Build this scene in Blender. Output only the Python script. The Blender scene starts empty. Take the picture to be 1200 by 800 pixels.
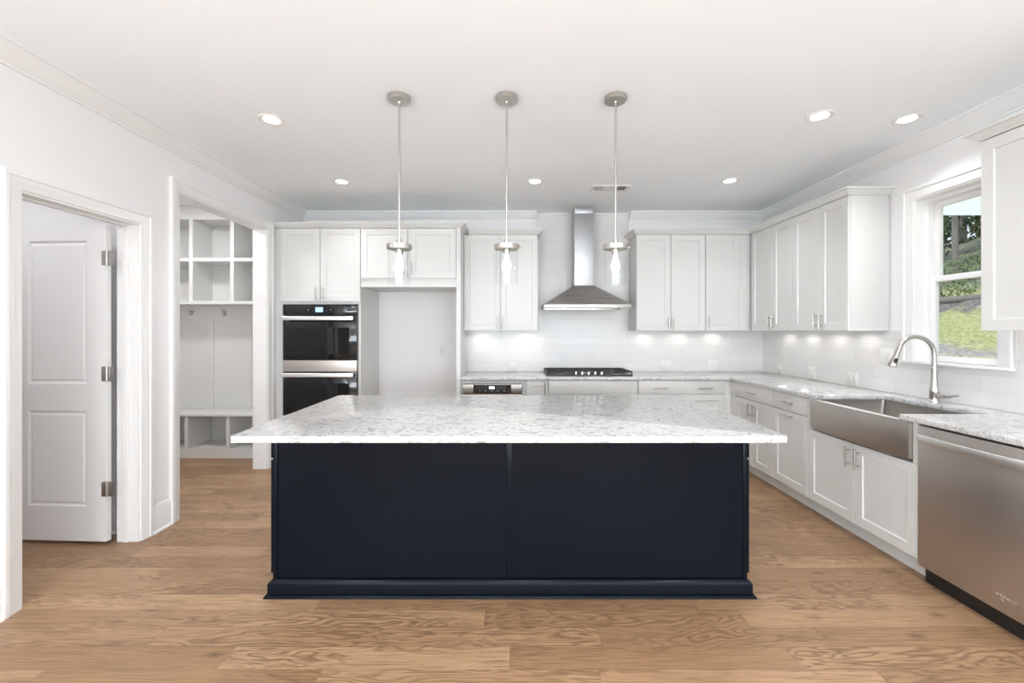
import bpy, bmesh, math, random
from mathutils import Vector, Matrix, noise as mnoise

S = bpy.context.scene
COL = S.collection
R = math.radians
PI = math.pi
random.seed(7)

# ---------------------------------------------------------------- camera, sky, sun, added fill lights, exposure
EYE = 1.385
cam = bpy.data.cameras.new('camera')
cam_ob = bpy.data.objects.new('camera', cam)
COL.objects.link(cam_ob)
cam_ob.location = (0, 0, EYE)
cam_ob.rotation_euler = (PI / 2, 0, 0)
cam.sensor_width = 36
cam.lens = 510 / 1200 * 36
cam.shift_y = -13 / 1200
cam.clip_start = 0.05
S.camera = cam_ob

S.view_settings.view_transform = 'Standard'
S.view_settings.look = 'None'
S.view_settings.gamma = 1
S.view_settings.use_curve_mapping = False
S.view_settings.exposure = 0.2
S.cycles.max_bounces = 16
S.cycles.diffuse_bounces = 12
S.cycles.glossy_bounces = 5
S.cycles.transmission_bounces = 8
S.cycles.transparent_max_bounces = 12
S.cycles.sample_clamp_indirect = 6
S.cycles.caustics_reflective = False
S.cycles.caustics_refractive = False
S.cycles.use_denoising = True

W = bpy.data.worlds.new('sky')
S.world = W
W.use_nodes = True
wn = W.node_tree
wn.nodes.clear()
wo = wn.nodes.new('ShaderNodeOutputWorld')
wb = wn.nodes.new('ShaderNodeBackground')
wb.inputs['Color'].default_value = (0.80, 0.91, 1.0, 1)
wb.inputs['Strength'].default_value = 1.0
wn.links.new(wb.outputs[0], wo.inputs[0])

sun = bpy.data.lights.new('sun', 'SUN')
sun.energy = 2.3
sun.angle = R(3)
sun.color = (1.0, 0.95, 0.86)
sun_ob = bpy.data.objects.new('sun', sun)
COL.objects.link(sun_ob)
sun_ob.rotation_euler = (R(18), R(-34), 0)

FILL_W = 88
def fill_light(name, loc, rot, sx, sy, watts, color=(0.845, 0.935, 1.0)):
    l = bpy.data.lights.new(name, 'AREA')
    l.shape = 'RECTANGLE'
    l.size, l.size_y = sx, sy
    l.energy = watts
    l.color = color
    o = bpy.data.objects.new(name, l)
    COL.objects.link(o)
    o.location, o.rotation_euler = loc, rot
    return o
# three unseen area lights added at the rear wall as main fill; no windows there
for wx in (-1.45, 0.25, 1.95):
    fill_light('rear_fill', (wx, -4.42, 1.45), (R(122), 0, 0), 1.25, 1.9, FILL_W)
# two more added fill lights, on the solid side walls behind the camera
fill_light('side_fill', (2.93, -2.3, 1.5), (R(122), 0, R(90)), 2.4, 1.6, 185)
fill_light('side_fill', (-2.43, -2.3, 1.5), (R(122), 0, R(-90)), 2.4, 1.6, 225)

DOWN_W = 3.0        # watts of each recessed downlight
PUCK_W = 0.9        # watts of each puck light under the wall cabinets
BULB_W = 2.8        # watts of each pendant bulb

# ---------------------------------------------------------------- materials
def new_mat(name):
    m = bpy.data.materials.new(name)
    m.use_nodes = True
    nt = m.node_tree
    b = nt.nodes['Principled BSDF']
    return m, nt, b

def paint(name, col, rough=0.5, metal=0.0, bump=0.0, scale=60, vary=0.02, spec=0.5):
    m, nt, b = new_mat(name)
    N, L = nt.nodes, nt.links
    b.inputs['Roughness'].default_value = rough
    b.inputs['Metallic'].default_value = metal
    b.inputs['Specular IOR Level'].default_value = spec
    tc = N.new('ShaderNodeTexCoord')
    nz = N.new('ShaderNodeTexNoise')
    nz.inputs['Scale'].default_value = scale
    nz.inputs['Detail'].default_value = 3
    L.new(tc.outputs['Object'], nz.inputs['Vector'])
    mx = N.new('ShaderNodeMix'); mx.data_type = 'RGBA'
    mx.inputs['A'].default_value = (*[c * (1 - vary) for c in col], 1)
    mx.inputs['B'].default_value = (*[min(1, c * (1 + vary)) for c in col], 1)
    L.new(nz.outputs['Fac'], mx.inputs['Factor'])
    L.new(mx.outputs['Result'], b.inputs['Base Color'])
    if bump:
        bp = N.new('ShaderNodeBump')
        bp.inputs['Strength'].default_value = bump
        bp.inputs['Distance'].default_value = 0.001
        L.new(nz.outputs['Fac'], bp.inputs['Height'])
        L.new(bp.outputs['Normal'], b.inputs['Normal'])
    return m

def brushed(name, col, rough, axis_scale, strength=0.06):
    m, nt, b = new_mat(name)
    N, L = nt.nodes, nt.links
    b.inputs['Metallic'].default_value = 1
    tc = N.new('ShaderNodeTexCoord')
    mp = N.new('ShaderNodeMapping')
    mp.inputs['Scale'].default_value = axis_scale
    nz = N.new('ShaderNodeTexNoise')
    nz.inputs['Scale'].default_value = 1.0
    nz.inputs['Detail'].default_value = 4
    L.new(tc.outputs['Object'], mp.inputs['Vector'])
    L.new(mp.outputs['Vector'], nz.inputs['Vector'])
    mr = N.new('ShaderNodeMapRange')
    mr.inputs['To Min'].default_value = rough - strength
    mr.inputs['To Max'].default_value = rough + strength
    L.new(nz.outputs['Fac'], mr.inputs['Value'])
    L.new(mr.outputs['Result'], b.inputs['Roughness'])
    mx = N.new('ShaderNodeMix'); mx.data_type = 'RGBA'
    mx.inputs['A'].default_value = (*[c * 0.93 for c in col], 1)
    mx.inputs['B'].default_value = (*[min(1, c * 1.06) for c in col], 1)
    L.new(nz.outputs['Fac'], mx.inputs['Factor'])
    L.new(mx.outputs['Result'], b.inputs['Base Color'])
    return m

def emit(name, col, strength):
    m, nt, b = new_mat(name)
    b.inputs['Base Color'].default_value = (*col, 1)
    b.inputs['Emission Color'].default_value = (*col, 1)
    b.inputs['Emission Strength'].default_value = strength
    return m

def mth(nt, op, a, b=None, c=None):
    n = nt.nodes.new('ShaderNodeMath'); n.operation = op
    for i, v in enumerate((a, b, c)):
        if v is None: continue
        if isinstance(v, (int, float)): n.inputs[i].default_value = v
        else: nt.links.new(v, n.inputs[i])
    return n.outputs[0]

def ramp(nt, fac, stops, interp='LINEAR'):
    n = nt.nodes.new('ShaderNodeValToRGB')
    n.color_ramp.interpolation = interp
    els = n.color_ramp.elements
    while len(els) < len(stops): els.new(0.5)
    for e, (p, c) in zip(els, stops):
        e.position = p
        e.color = (*c, 1) if len(c) == 3 else c
    nt.links.new(fac, n.inputs[0])
    return n.outputs[0]

def mix(nt, fac, a, b, mode='MIX'):
    n = nt.nodes.new('ShaderNodeMix'); n.data_type = 'RGBA'; n.blend_type = mode
    for k, v in (('Factor', fac), ('A', a), ('B', b)):
        if isinstance(v, (int, float)): n.inputs[k].default_value = v
        elif isinstance(v, tuple): n.inputs[k].default_value = (*v, 1)
        else: nt.links.new(v, n.inputs[k])
    return n.outputs['Result']

def comb(nt, x, y, z):
    n = nt.nodes.new('ShaderNodeCombineXYZ')
    for i, v in enumerate((x, y, z)):
        if isinstance(v, (int, float)): n.inputs[i].default_value = v
        else: nt.links.new(v, n.inputs[i])
    return n.outputs[0]

def noise_tex(nt, vec, scale, detail=4, rough=0.5, dist=0.0):
    n = nt.nodes.new('ShaderNodeTexNoise')
    n.inputs['Scale'].default_value = scale
    n.inputs['Detail'].default_value = detail
    n.inputs['Roughness'].default_value = rough
    n.inputs['Distortion'].default_value = dist
    nt.links.new(vec, n.inputs['Vector'])
    return n.outputs['Fac']

def wood_floor():
    m, nt, b = new_mat('oak_planks')
    N, L = nt.nodes, nt.links
    tc = N.new('ShaderNodeTexCoord')
    sp = N.new('ShaderNodeSeparateXYZ')
    L.new(tc.outputs['Object'], sp.inputs[0])
    x, y = sp.outputs[0], sp.outputs[1]
    PW = 0.127
    yr = mth(nt, 'DIVIDE', y, PW)
    row = mth(nt, 'FLOOR', yr)
    fy = mth(nt, 'FRACT', yr)
    def wnoise(a, bb=None):
        n = N.new('ShaderNodeTexWhiteNoise'); n.noise_dimensions = '2D'
        L.new(comb(nt, a, bb if bb is not None else 3.7, 0), n.inputs['Vector'])
        return n.outputs['Value']
    r1 = wnoise(row)
    r2 = wnoise(row, 11.3)
    ln = mth(nt, 'MULTIPLY_ADD', r2, 0.5, 0.75)
    xs = mth(nt, 'DIVIDE', mth(nt, 'MULTIPLY_ADD', r1, 9.0, x), ln)
    col = mth(nt, 'FLOOR', xs)
    fx = mth(nt, 'FRACT', xs)
    pid = wnoise(row, col)
    pid2 = wnoise(mth(nt, 'ADD', row, 57.0), col)
    off = mth(nt, 'MULTIPLY', pid, 37.0)
    # cathedral figure
    vg = comb(nt, mth(nt, 'MULTIPLY_ADD', x, 1.6, off), mth(nt, 'MULTIPLY_ADD', y, 9.0, off), off)
    n1 = noise_tex(nt, vg, 1.0, 3, 0.5, 0.4)
    rings = mth(nt, 'PINGPONG', mth(nt, 'MULTIPLY', n1, 26.0), 1.0)
    lines = ramp(nt, rings, [(0.0, (1, 1, 1)), (0.3, (0.55, 0.55, 0.55)), (0.7, (0, 0, 0))])
    # fine fibres
    vf = comb(nt, mth(nt, 'MULTIPLY_ADD', x, 5.0, off), mth(nt, 'MULTIPLY', y, 150.0), off)
    n2 = noise_tex(nt, vf, 1.0, 5, 0.65)
    # soft mottling
    vm = comb(nt, mth(nt, 'MULTIPLY_ADD', x, 1.0, off), mth(nt, 'MULTIPLY', y, 5.0), off)
    n3 = noise_tex(nt, vm, 1.6, 3)
    base = ramp(nt, pid2, [(0.0, (0.325, 0.195, 0.103)), (0.35, (0.385, 0.236, 0.129)), (0.7, (0.445, 0.279, 0.157)), (1.0, (0.495, 0.320, 0.184))])
    c = mix(nt, mth(nt, 'MULTIPLY', n3, 0.42), base, (0.225, 0.125, 0.065))
    msk = noise_tex(nt, vm, 0.9, 1)
    lm = mth(nt, 'MULTIPLY', lines, ramp(nt, msk, [(0.40, (0.12, 0.12, 0.12)), (0.56, (1, 1, 1))]))
    c = mix(nt, mth(nt, 'MULTIPLY', lm, 0.8), c, (0.155, 0.085, 0.045))
    c = mix(nt, ramp(nt, n2, [(0.45, (0, 0, 0)), (0.72, (0.85, 0.85, 0.85))]), c, (0.17, 0.095, 0.05))
    # knots
    vk = comb(nt, mth(nt, 'MULTIPLY_ADD', x, 2.2, off), mth(nt, 'MULTIPLY', y, 5.0), 0.0)
    vo = N.new('ShaderNodeTexVoronoi'); vo.inputs['Scale'].default_value = 1.0
    L.new(vk, vo.inputs['Vector'])
    kn = ramp(nt, vo.outputs['Distance'], [(0.0, (1, 1, 1)), (0.05, (0.6, 0.6, 0.6)), (0.13, (0, 0, 0))])
    c = mix(nt, mth(nt, 'MULTIPLY', kn, 0.6), c, (0.06, 0.033, 0.018))
    # seams
    ey = mth(nt, 'MULTIPLY', mth(nt, 'MINIMUM', fy, mth(nt, 'SUBTRACT', 1.0, fy)), PW)
    ex = mth(nt, 'MULTIPLY', mth(nt, 'MINIMUM', fx, mth(nt, 'SUBTRACT', 1.0, fx)), ln)
    e = mth(nt, 'MINIMUM', ey, ex)
    sm = ramp(nt, mth(nt, 'MULTIPLY', e, 100.0), [(0.05, (1, 1, 1)), (0.16, (0, 0, 0))])
    c = mix(nt, mth(nt, 'MULTIPLY', sm, 0.5), c, (0.10, 0.055, 0.03))
    L.new(c, b.inputs['Base Color'])
    L.new(mth(nt, 'MULTIPLY_ADD', n2, 0.18, 0.34), b.inputs['Roughness'])
    bp = N.new('ShaderNodeBump'); bp.inputs['Strength'].default_value = 0.25; bp.inputs['Distance'].default_value = 0.0015
    L.new(mth(nt, 'SUBTRACT', mth(nt, 'MULTIPLY', n2, 0.3), sm), bp.inputs['Height'])
    L.new(bp.outputs['Normal'], b.inputs['Normal'])
    return m

def quartz():
    m, nt, b = new_mat('grey_flecked_quartz')
    N, L = nt.nodes, nt.links
    tc = N.new('ShaderNodeTexCoord')
    def mp(sc, rot=0.0, loc=0.0):
        n = N.new('ShaderNodeMapping')
        n.inputs['Scale'].default_value = sc
        n.inputs['Rotation'].default_value = (0, 0, rot)
        n.inputs['Location'].default_value = (loc, loc, loc)
        L.new(tc.outputs['Object'], n.inputs['Vector'])
        return n.outputs[0]
    a = noise_tex(nt, mp((18, 28, 32), 0.25), 1.0, 5, 0.62, 1.3)
    bb = noise_tex(nt, mp((40, 66, 66), -0.2, 4.0), 1.0, 4, 0.6, 1.5)
    d = noise_tex(nt, mp((4, 7, 7), 0.1, 9.0), 1.0, 2, 0.5, 0.5)
    fl1 = ramp(nt, a, [(0.52, (0, 0, 0)), (0.60, (0.75, 0.75, 0.75)), (0.75, (1, 1, 1))])
    fl2 = ramp(nt, bb, [(0.55, (0, 0, 0)), (0.66, (1, 1, 1))])
    fac = mth(nt, 'MULTIPLY', mth(nt, 'MAXIMUM', mth(nt, 'MULTIPLY', fl1, 0.62), mth(nt, 'MULTIPLY', fl2, 0.62)), mth(nt, 'MULTIPLY_ADD', d, 1.4, 0.22))
    c = mix(nt, fac, (0.60, 0.598, 0.592), (0.085, 0.09, 0.10))
    L.new(c, b.inputs['Base Color'])
    b.inputs['Roughness'].default_value = 0.13
    return m

def tiles():
    m, nt, b = new_mat('white_wall_tile')
    N, L = nt.nodes, nt.links
    tc = N.new('ShaderNodeTexCoord')
    sp = N.new('ShaderNodeSeparateXYZ')
    L.new(tc.outputs['Object'], sp.inputs[0])
    v = comb(nt, mth(nt, 'ADD', sp.outputs[0], sp.outputs[1]), mth(nt, 'SUBTRACT', sp.outputs[2], 0.904), 0)
    br = N.new('ShaderNodeTexBrick')
    L.new(v, br.inputs['Vector'])
    br.offset = 0.5
    br.inputs['Scale'].default_value = 1.0
    br.inputs['Brick Width'].default_value = 0.405
    br.inputs['Row Height'].default_value = 0.1015
    br.inputs['Mortar Size'].default_value = 0.0016
    br.inputs['Mortar Smooth'].default_value = 0.3
    br.inputs['Color1'].default_value = (0.70, 0.69, 0.68, 1)
    br.inputs['Color2'].default_value = (0.735, 0.725, 0.715, 1)
    br.inputs['Mortar'].default_value = (0.605, 0.595, 0.585, 1)
    L.new(br.outputs['Color'], b.inputs['Base Color'])
    b.inputs['Roughness'].default_value = 0.22
    bp = N.new('ShaderNodeBump'); bp.inputs['Strength'].default_value = 0.35; bp.inputs['Distance'].default_value = 0.001
    bp.invert = True
    L.new(br.outputs['Fac'], bp.inputs['Height'])
    L.new(bp.outputs['Normal'], b.inputs['Normal'])
    return m

def pane(name, tint, gloss_rough=0.0, bend=1.0):
    m = bpy.data.materials.new(name); m.use_nodes = True
    nt = m.node_tree; nt.nodes.clear()
    N, L = nt.nodes, nt.links
    o = N.new('ShaderNodeOutputMaterial')
    t = N.new('ShaderNodeBsdfTransparent'); t.inputs[0].default_value = (*tint, 1)
    g = N.new('ShaderNodeBsdfGlossy'); g.inputs['Roughness'].default_value = gloss_rough
    lw = N.new('ShaderNodeLayerWeight'); lw.inputs['Blend'].default_value = 0.25
    mx = N.new('ShaderNodeMixShader')
    ge = N.new('ShaderNodeNewGeometry')
    front = mth(nt, 'SUBTRACT', 1.0, ge.outputs['Backfacing'])
    L.new(mth(nt, 'MULTIPLY', mth(nt, 'MULTIPLY', lw.outputs['Fresnel'], bend), front), mx.inputs[0])
    L.new(t.outputs[0], mx.inputs[1]); L.new(g.outputs[0], mx.inputs[2])
    L.new(mx.outputs[0], o.inputs[0])
    return m

def hillside():
    m, nt, b = new_mat('grassy_hillside')
    N, L = nt.nodes, nt.links
    tc = N.new('ShaderNodeTexCoord')
    sp = N.new('ShaderNodeSeparateXYZ'); L.new(tc.outputs['Object'], sp.inputs[0])
    n0 = noise_tex(nt, tc.outputs['Object'], 0.6, 4, 0.6)
    n1 = noise_tex(nt, tc.outputs['Object'], 2.6, 6, 0.7)
    n2 = noise_tex(nt, tc.outputs['Object'], 14.0, 4, 0.7)
    g = ramp(nt, n2, [(0.3, (0.10, 0.15, 0.045)), (0.5, (0.24, 0.31, 0.11)), (0.7, (0.46, 0.48, 0.24))])
    straw = ramp(nt, n2, [(0.3, (0.30, 0.23, 0.11)), (0.55, (0.60, 0.50, 0.30)), (0.75, (0.80, 0.72, 0.52))])
    mul = ramp(nt, n2, [(0.3, (0.05, 0.045, 0.05)), (0.5, (0.15, 0.135, 0.14)), (0.75, (0.36, 0.33, 0.33))])
    rub = ramp(nt, n2, [(0.3, (0.12, 0.11, 0.12)), (0.5, (0.30, 0.28, 0.29)), (0.75, (0.55, 0.52, 0.50))])
    brush = ramp(nt, noise_tex(nt, tc.outputs['Object'], 7.0, 5, 0.75), [(0.36, (0.02, 0.02, 0.02)), (0.46, (0.16, 0.14, 0.14)), (0.54, (0.12, 0.17, 0.06)), (0.66, (0.60, 0.56, 0.52))])
    # straw, rubble, grass, mulch, grass and brush follow one another up the slope
    up = mth(nt, 'DIVIDE', mth(nt, 'ADD', mth(nt, 'SUBTRACT', sp.outputs[0], 6.0), mth(nt, 'MULTIPLY', mth(nt, 'SUBTRACT', mth(nt, 'MULTIPLY_ADD', n1, 0.5, mth(nt, 'MULTIPLY', n0, 0.5)), 0.5), 3.4)), 16.0)
    def step(p, wdt=0.012):
        return ramp(nt, up, [(p - wdt, (0, 0, 0)), (p + wdt, (1, 1, 1))])
    c = mix(nt, step(0.10), straw, rub)
    c = mix(nt, step(0.135), c, mix(nt, mth(nt, 'MULTIPLY', n1, 0.7), g, straw))
    c = mix(nt, step(0.265), c, mul)
    c = mix(nt, step(0.375), c, mix(nt, 0.2, g, straw))
    c = mix(nt, step(0.44, 0.03), c, brush)
    L.new(c, b.inputs['Base Color'])
    b.inputs['Roughness'].default_value = 0.95
    return m

def leafy(name, a, bcol):
    m, nt, b = new_mat(name)
    tc = nt.nodes.new('ShaderNodeTexCoord')
    n = noise_tex(nt, tc.outputs['Object'], 5.0, 4)
    nt.links.new(ramp(nt, n, [(0.3, a), (0.7, bcol)]), b.inputs['Base Color'])
    b.inputs['Roughness'].default_value = 0.7
    return m

M = {}
M['wall'] = paint('white_wall_paint', (0.78, 0.78, 0.785), 0.6, bump=0.05, scale=180, vary=0.01)
M['ceiling'] = paint('white_ceiling_paint', (0.875, 0.905, 0.932), 0.75, bump=0.04, scale=140, vary=0.01)
M['trim'] = paint('white_trim_enamel', (0.775, 0.775, 0.77), 0.3, vary=0.01)
M['cab'] = paint('white_cabinet_lacquer', (0.665, 0.668, 0.655), 0.36, vary=0.008)
M['door'] = paint('white_door_paint', (0.78, 0.78, 0.775), 0.35, vary=0.01)
M['navy'] = paint('navy_lacquer', (0.0034, 0.0058, 0.0105), 0.24, vary=0.06, scale=3, spec=0.13)
M['floor'] = wood_floor()
M['quartz'] = quartz()
M['tile'] = tiles()
M['steel'] = brushed('brushed_steel', (0.60, 0.558, 0.525), 0.45, (3, 3, 240))
M['steel_h'] = brushed('brushed_steel_rows', (0.56, 0.522, 0.49), 0.40, (240, 3, 3))
M['steel_x'] = brushed('brushed_steel_hood', (0.52, 0.50, 0.48), 0.28, (2, 2, 260))
M['duct'] = brushed('galvanised_duct_steel', (0.50, 0.51, 0.52), 0.46, (9, 9, 5), 0.10)
M['basin'] = brushed('shaded_basin_steel', (0.36, 0.34, 0.315), 0.34, (3, 3, 240))  # same steel as the apron, darkened to paint in the basin's shade
M['pull'] = paint('pale_steel_bar', (0.86, 0.85, 0.84), 0.42, metal=1.0, vary=0.03)
M['nickel'] = paint('satin_nickel', (0.54, 0.52, 0.49), 0.3, metal=1.0, vary=0.03)
M['chrome'] = paint('bright_steel', (0.72, 0.71, 0.69), 0.2, metal=1.0, vary=0.03)
M['black_glass'] = paint('black_oven_glass', (0.006, 0.006, 0.007), 0.06, vary=0.1)
M['black'] = paint('black_enamel', (0.012, 0.012, 0.013), 0.35, vary=0.1)
M['iron'] = paint('cast_iron', (0.022, 0.022, 0.022), 0.55, vary=0.2, bump=0.3, scale=300)
M['dark'] = paint('dark_void_paint', (0.02, 0.02, 0.02), 0.8)
M['plate'] = paint('white_plastic', (0.745, 0.738, 0.725), 0.35, vary=0.01)
M['vinyl'] = paint('white_window_vinyl', (0.84, 0.84, 0.84), 0.4, vary=0.01)
M['glass'] = pane('clear_window_glass', (0.97, 0.985, 0.98))
M['shade'] = pane('clear_shade_glass', (0.985, 0.99, 0.99), 0.0, 1.0)
def lit_bulb():
    m = bpy.data.materials.new('lit_clear_bulb'); m.use_nodes = True
    nt = m.node_tree; nt.nodes.clear()
    o = nt.nodes.new('ShaderNodeOutputMaterial')
    t = nt.nodes.new('ShaderNodeBsdfTransparent')
    e = nt.nodes.new('ShaderNodeEmission'); e.inputs[0].default_value = (1.0, 0.96, 0.90, 1); e.inputs[1].default_value = 2.2
    mx = nt.nodes.new('ShaderNodeMixShader'); mx.inputs[0].default_value = 0.27
    nt.links.new(t.outputs[0], mx.inputs[1]); nt.links.new(e.outputs[0], mx.inputs[2]); nt.links.new(mx.outputs[0], o.inputs[0])
    return m
M['bulb_glass'] = lit_bulb()
M['filament'] = emit('glowing_filament', (1.0, 0.90, 0.76), 60)
M['lens'] = emit('downlight_lens', (1.0, 0.97, 0.92), 14)
M['puck'] = emit('puck_lens', (1.0, 0.95, 0.88), 2)
M['display'] = emit('blue_display', (0.28, 0.60, 0.95), 1.1)
M['display_w'] = emit('white_display', (0.80, 0.88, 0.92), 0.9)
M['icon'] = paint('grey_icon_ink', (0.30, 0.30, 0.31), 0.4)
M['hill'] = hillside()
M['bark'] = paint('grey_bark', (0.20, 0.18, 0.17), 0.9, bump=0.6, scale=20, vary=0.4)
M['leaf_a'] = leafy('dark_green_leaves', (0.018, 0.04, 0.012), (0.07, 0.12, 0.03))
M['leaf_b'] = leafy('bright_green_leaves', (0.06, 0.10, 0.035), (0.27, 0.34, 0.14))
M['leaf_c'] = leafy('olive_leaves', (0.05, 0.07, 0.02), (0.17, 0.19, 0.06))
def porch_sheet():
    m = bpy.data.materials.new('translucent_porch_sheet'); m.use_nodes = True
    nt = m.node_tree; nt.nodes.clear()
    o = nt.nodes.new('ShaderNodeOutputMaterial')
    d = nt.nodes.new('ShaderNodeBsdfDiffuse'); d.inputs[0].default_value = (0.9, 0.93, 0.94, 1)
    t = nt.nodes.new('ShaderNodeBsdfTranslucent'); t.inputs[0].default_value = (0.93, 0.97, 0.98, 1)
    mx = nt.nodes.new('ShaderNodeMixShader'); mx.inputs[0].default_value = 0.7
    nt.links.new(d.outputs[0], mx.inputs[1]); nt.links.new(t.outputs[0], mx.inputs[2]); nt.links.new(mx.outputs[0], o.inputs[0])
    return m
M['soffit'] = porch_sheet()

# ---------------------------------------------------------------- mesh builder
class MB:
    def __init__(self):
        self.bm = bmesh.new()
    def _merge(self, t):
        me = bpy.data.meshes.new('tmp')
        t.to_mesh(me); t.free()
        self.bm.from_mesh(me)
        bpy.data.meshes.remove(me)
    def box(self, x0, x1, y0, y1, z0, z1, bev=0.0, mat=None, seg=2):
        t = bmesh.new()
        bmesh.ops.create_cube(t, size=1)
        for v in t.verts:
            v.co = Vector(((x0 + x1) / 2 + v.co.x * (x1 - x0), (y0 + y1) / 2 + v.co.y * (y1 - y0), (z0 + z1) / 2 + v.co.z * (z1 - z0)))
        if bev:
            bmesh.ops.bevel(t, geom=t.edges[:], offset=bev, segments=seg, affect='EDGES', profile=0.5)
        if mat is not None: t.transform(mat)
        self._merge(t); return self
    def cyl(self, p0, p1, r0, r1=None, n=20):
        p0, p1 = Vector(p0), Vector(p1)
        r1 = r0 if r1 is None else r1
        d = p1 - p0
        t = bmesh.new()
        bmesh.ops.create_cone(t, cap_ends=True, segments=n, radius1=r0, radius2=r1, depth=d.length)
        q = Vector((0, 0, 1)).rotation_difference(d)
        t.transform(Matrix.Translation((p0 + p1) / 2) @ q.to_matrix().to_4x4())
        self._merge(t); return self
    def lathe(self, prof, n=32, mat=None, closed=False):
        """profile of (radius, z) turned about z"""
        bm = bmesh.new()
        rings = []
        for r, z in prof:
            if r < 1e-6: rings.append([bm.verts.new((0, 0, z))])
            else: rings.append([bm.verts.new((r * math.cos(2 * PI * i / n), r * math.sin(2 * PI * i / n), z)) for i in range(n)])
        pairs = list(zip(rings, rings[1:]))
        if closed: pairs.append((rings[-1], rings[0]))
        for a, b in pairs:
            for i in range(n):
                j = (i + 1) % n
                if len(a) == 1 and len(b) == 1: continue
                if len(a) == 1: bm.faces.new((a[0], b[i], b[j]))
                elif len(b) == 1: bm.faces.new((a[i], b[0], a[j]))
                else: bm.faces.new((a[i], b[i], b[j], a[j]))
        bmesh.ops.recalc_face_normals(bm, faces=bm.faces)
        if mat is not None: bm.transform(mat)
        self._merge(bm); return self
    def tube(self, pts, r, n=12, caps=True):
        pts = [Vector(p) for p in pts]
        rr = r if isinstance(r, (list, tuple)) else [r] * len(pts)
        bm = bmesh.new()
        rings = []
        prev = None
        for i, p in enumerate(pts):
            d = (pts[min(i + 1, len(pts) - 1)] - pts[max(i - 1, 0)]).normalized()
            if prev is None:
                u = d.orthogonal().normalized()
            else:
                u = (prev - d * prev.dot(d)).normalized()
            prev = u
            v = d.cross(u)
            rings.append([bm.verts.new(p + (u * math.cos(2 * PI * k / n) + v * math.sin(2 * PI * k / n)) * rr[i]) for k in range(n)])
        for a, b in zip(rings, rings[1:]):
            for k in range(n):
                bm.faces.new((a[k], a[(k + 1) % n], b[(k + 1) % n], b[k]))
        if caps:
            bm.faces.new(rings[0][::-1]); bm.faces.new(rings[-1])
        bmesh.ops.recalc_face_normals(bm, faces=bm.faces)
        self._merge(bm); return self
    def sweep(self, path, prof, fn, side=1):
        """mitred moulding: path of 2-D points, profile of (offset from path, height); fn maps (a, b, h) to a point"""
        bm = bmesh.new()
        secs = []
        P = [Vector(p) for p in path]
        for i, p in enumerate(P):
            dirs = []
            if i > 0: dirs.append((P[i] - P[i - 1]).normalized())
            if i < len(P) - 1: dirs.append((P[i + 1] - P[i]).normalized())
            nn = [Vector((-d.y, d.x)) * side for d in dirs]
            if len(nn) == 2:
                mvec = nn[0] + nn[1]
                mvec = mvec / max(1e-6, mvec.dot(nn[0]))
            else: mvec = nn[0]
            secs.append([bm.verts.new(fn(p.x + mvec.x * u, p.y + mvec.y * u, h)) for u, h in prof])
        k = len(prof)
        for a, b in zip(secs, secs[1:]):
            for i in range(k):
                j = (i + 1) % k
                bm.faces.new((a[i], a[j], b[j], b[i]))
        bm.faces.new(secs[0][::-1]); bm.faces.new(secs[-1])
        bmesh.ops.recalc_face_normals(bm, faces=bm.faces)
        self._merge(bm); return self
    def prism(self, pts, z0, z1, bev=0.0, fn=None):
        bm = bmesh.new()
        a = [bm.verts.new((x, y, z0)) for x, y in pts]
        b = [bm.verts.new((x, y, z1)) for x, y in pts]
        n = len(pts)
        bm.faces.new(a[::-1]); bm.faces.new(b)
        for i in range(n):
            bm.faces.new((a[i], a[(i + 1) % n], b[(i + 1) % n], b[i]))
        bmesh.ops.recalc_face_normals(bm, faces=bm.faces)
        if bev:
            es = [e for e in bm.edges if abs(e.verts[0].co.z - e.verts[1].co.z) < 1e-6]
            bmesh.ops.bevel(bm, geom=es, offset=bev, segments=2, affect='EDGES', profile=0.5)
        if fn is not None:
            for v in bm.verts: v.co = Vector(fn(*v.co))
        self._merge(bm); return self
    def panel(self, x0, x1, z0, z1, y_front, thick, stile, rail=None, recess=0.009, slope=0.004, raised=None, top_rail=None):
        """shaker front: flat frame round a sunken field, facing -y"""
        rail = stile if rail is None else rail
        tr = rail if top_rail is None else top_rail
        bm = bmesh.new()
        e = 0.0015
        def ring(ix, izb, izt, y):
            return [bm.verts.new(p) for p in ((x0 + ix, y, z0 + izb), (x1 - ix, y, z0 + izb), (x1 - ix, y, z1 - izt), (x0 + ix, y, z1 - izt))]
        rings = [ring(0, 0, 0, y_front + thick), ring(0, 0, 0, y_front + e), ring(e, e, e, y_front),
                 ring(stile, rail, tr, y_front), ring(stile + slope, rail + slope, tr + slope, y_front + recess)]
        if raised:
            w, up = raised
            rings.append(ring(stile + slope + 0.004, rail + slope + 0.004, tr + slope + 0.004, y_front + recess))
            rings.append(ring(stile + slope + w, rail + slope + w, tr + slope + w, y_front + recess - up))
        for a, b in zip(rings, rings[1:]):
            for i in range(4):
                bm.faces.new((a[i], a[(i + 1) % 4], b[(i + 1) % 4], b[i]))
        bm.faces.new(rings[-1]); bm.faces.new(rings[0][::-1])
        bmesh.ops.recalc_face_normals(bm, faces=bm.faces)
        self._merge(bm); return self
    def build(self, name, mat, parent=None, smooth=35, loc=None):
        me = bpy.data.meshes.new(name)
        self.bm.to_mesh(me); self.bm.free()
        me.materials.append(mat)
        if smooth:
            for p in me.polygons: p.use_smooth = True
            me.set_sharp_from_angle(angle=R(smooth))
        o = bpy.data.objects.new(name, me)
        COL.objects.link(o)
        if parent is not None: o.parent = parent
        if loc is not None: o.location = loc
        return o

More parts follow.
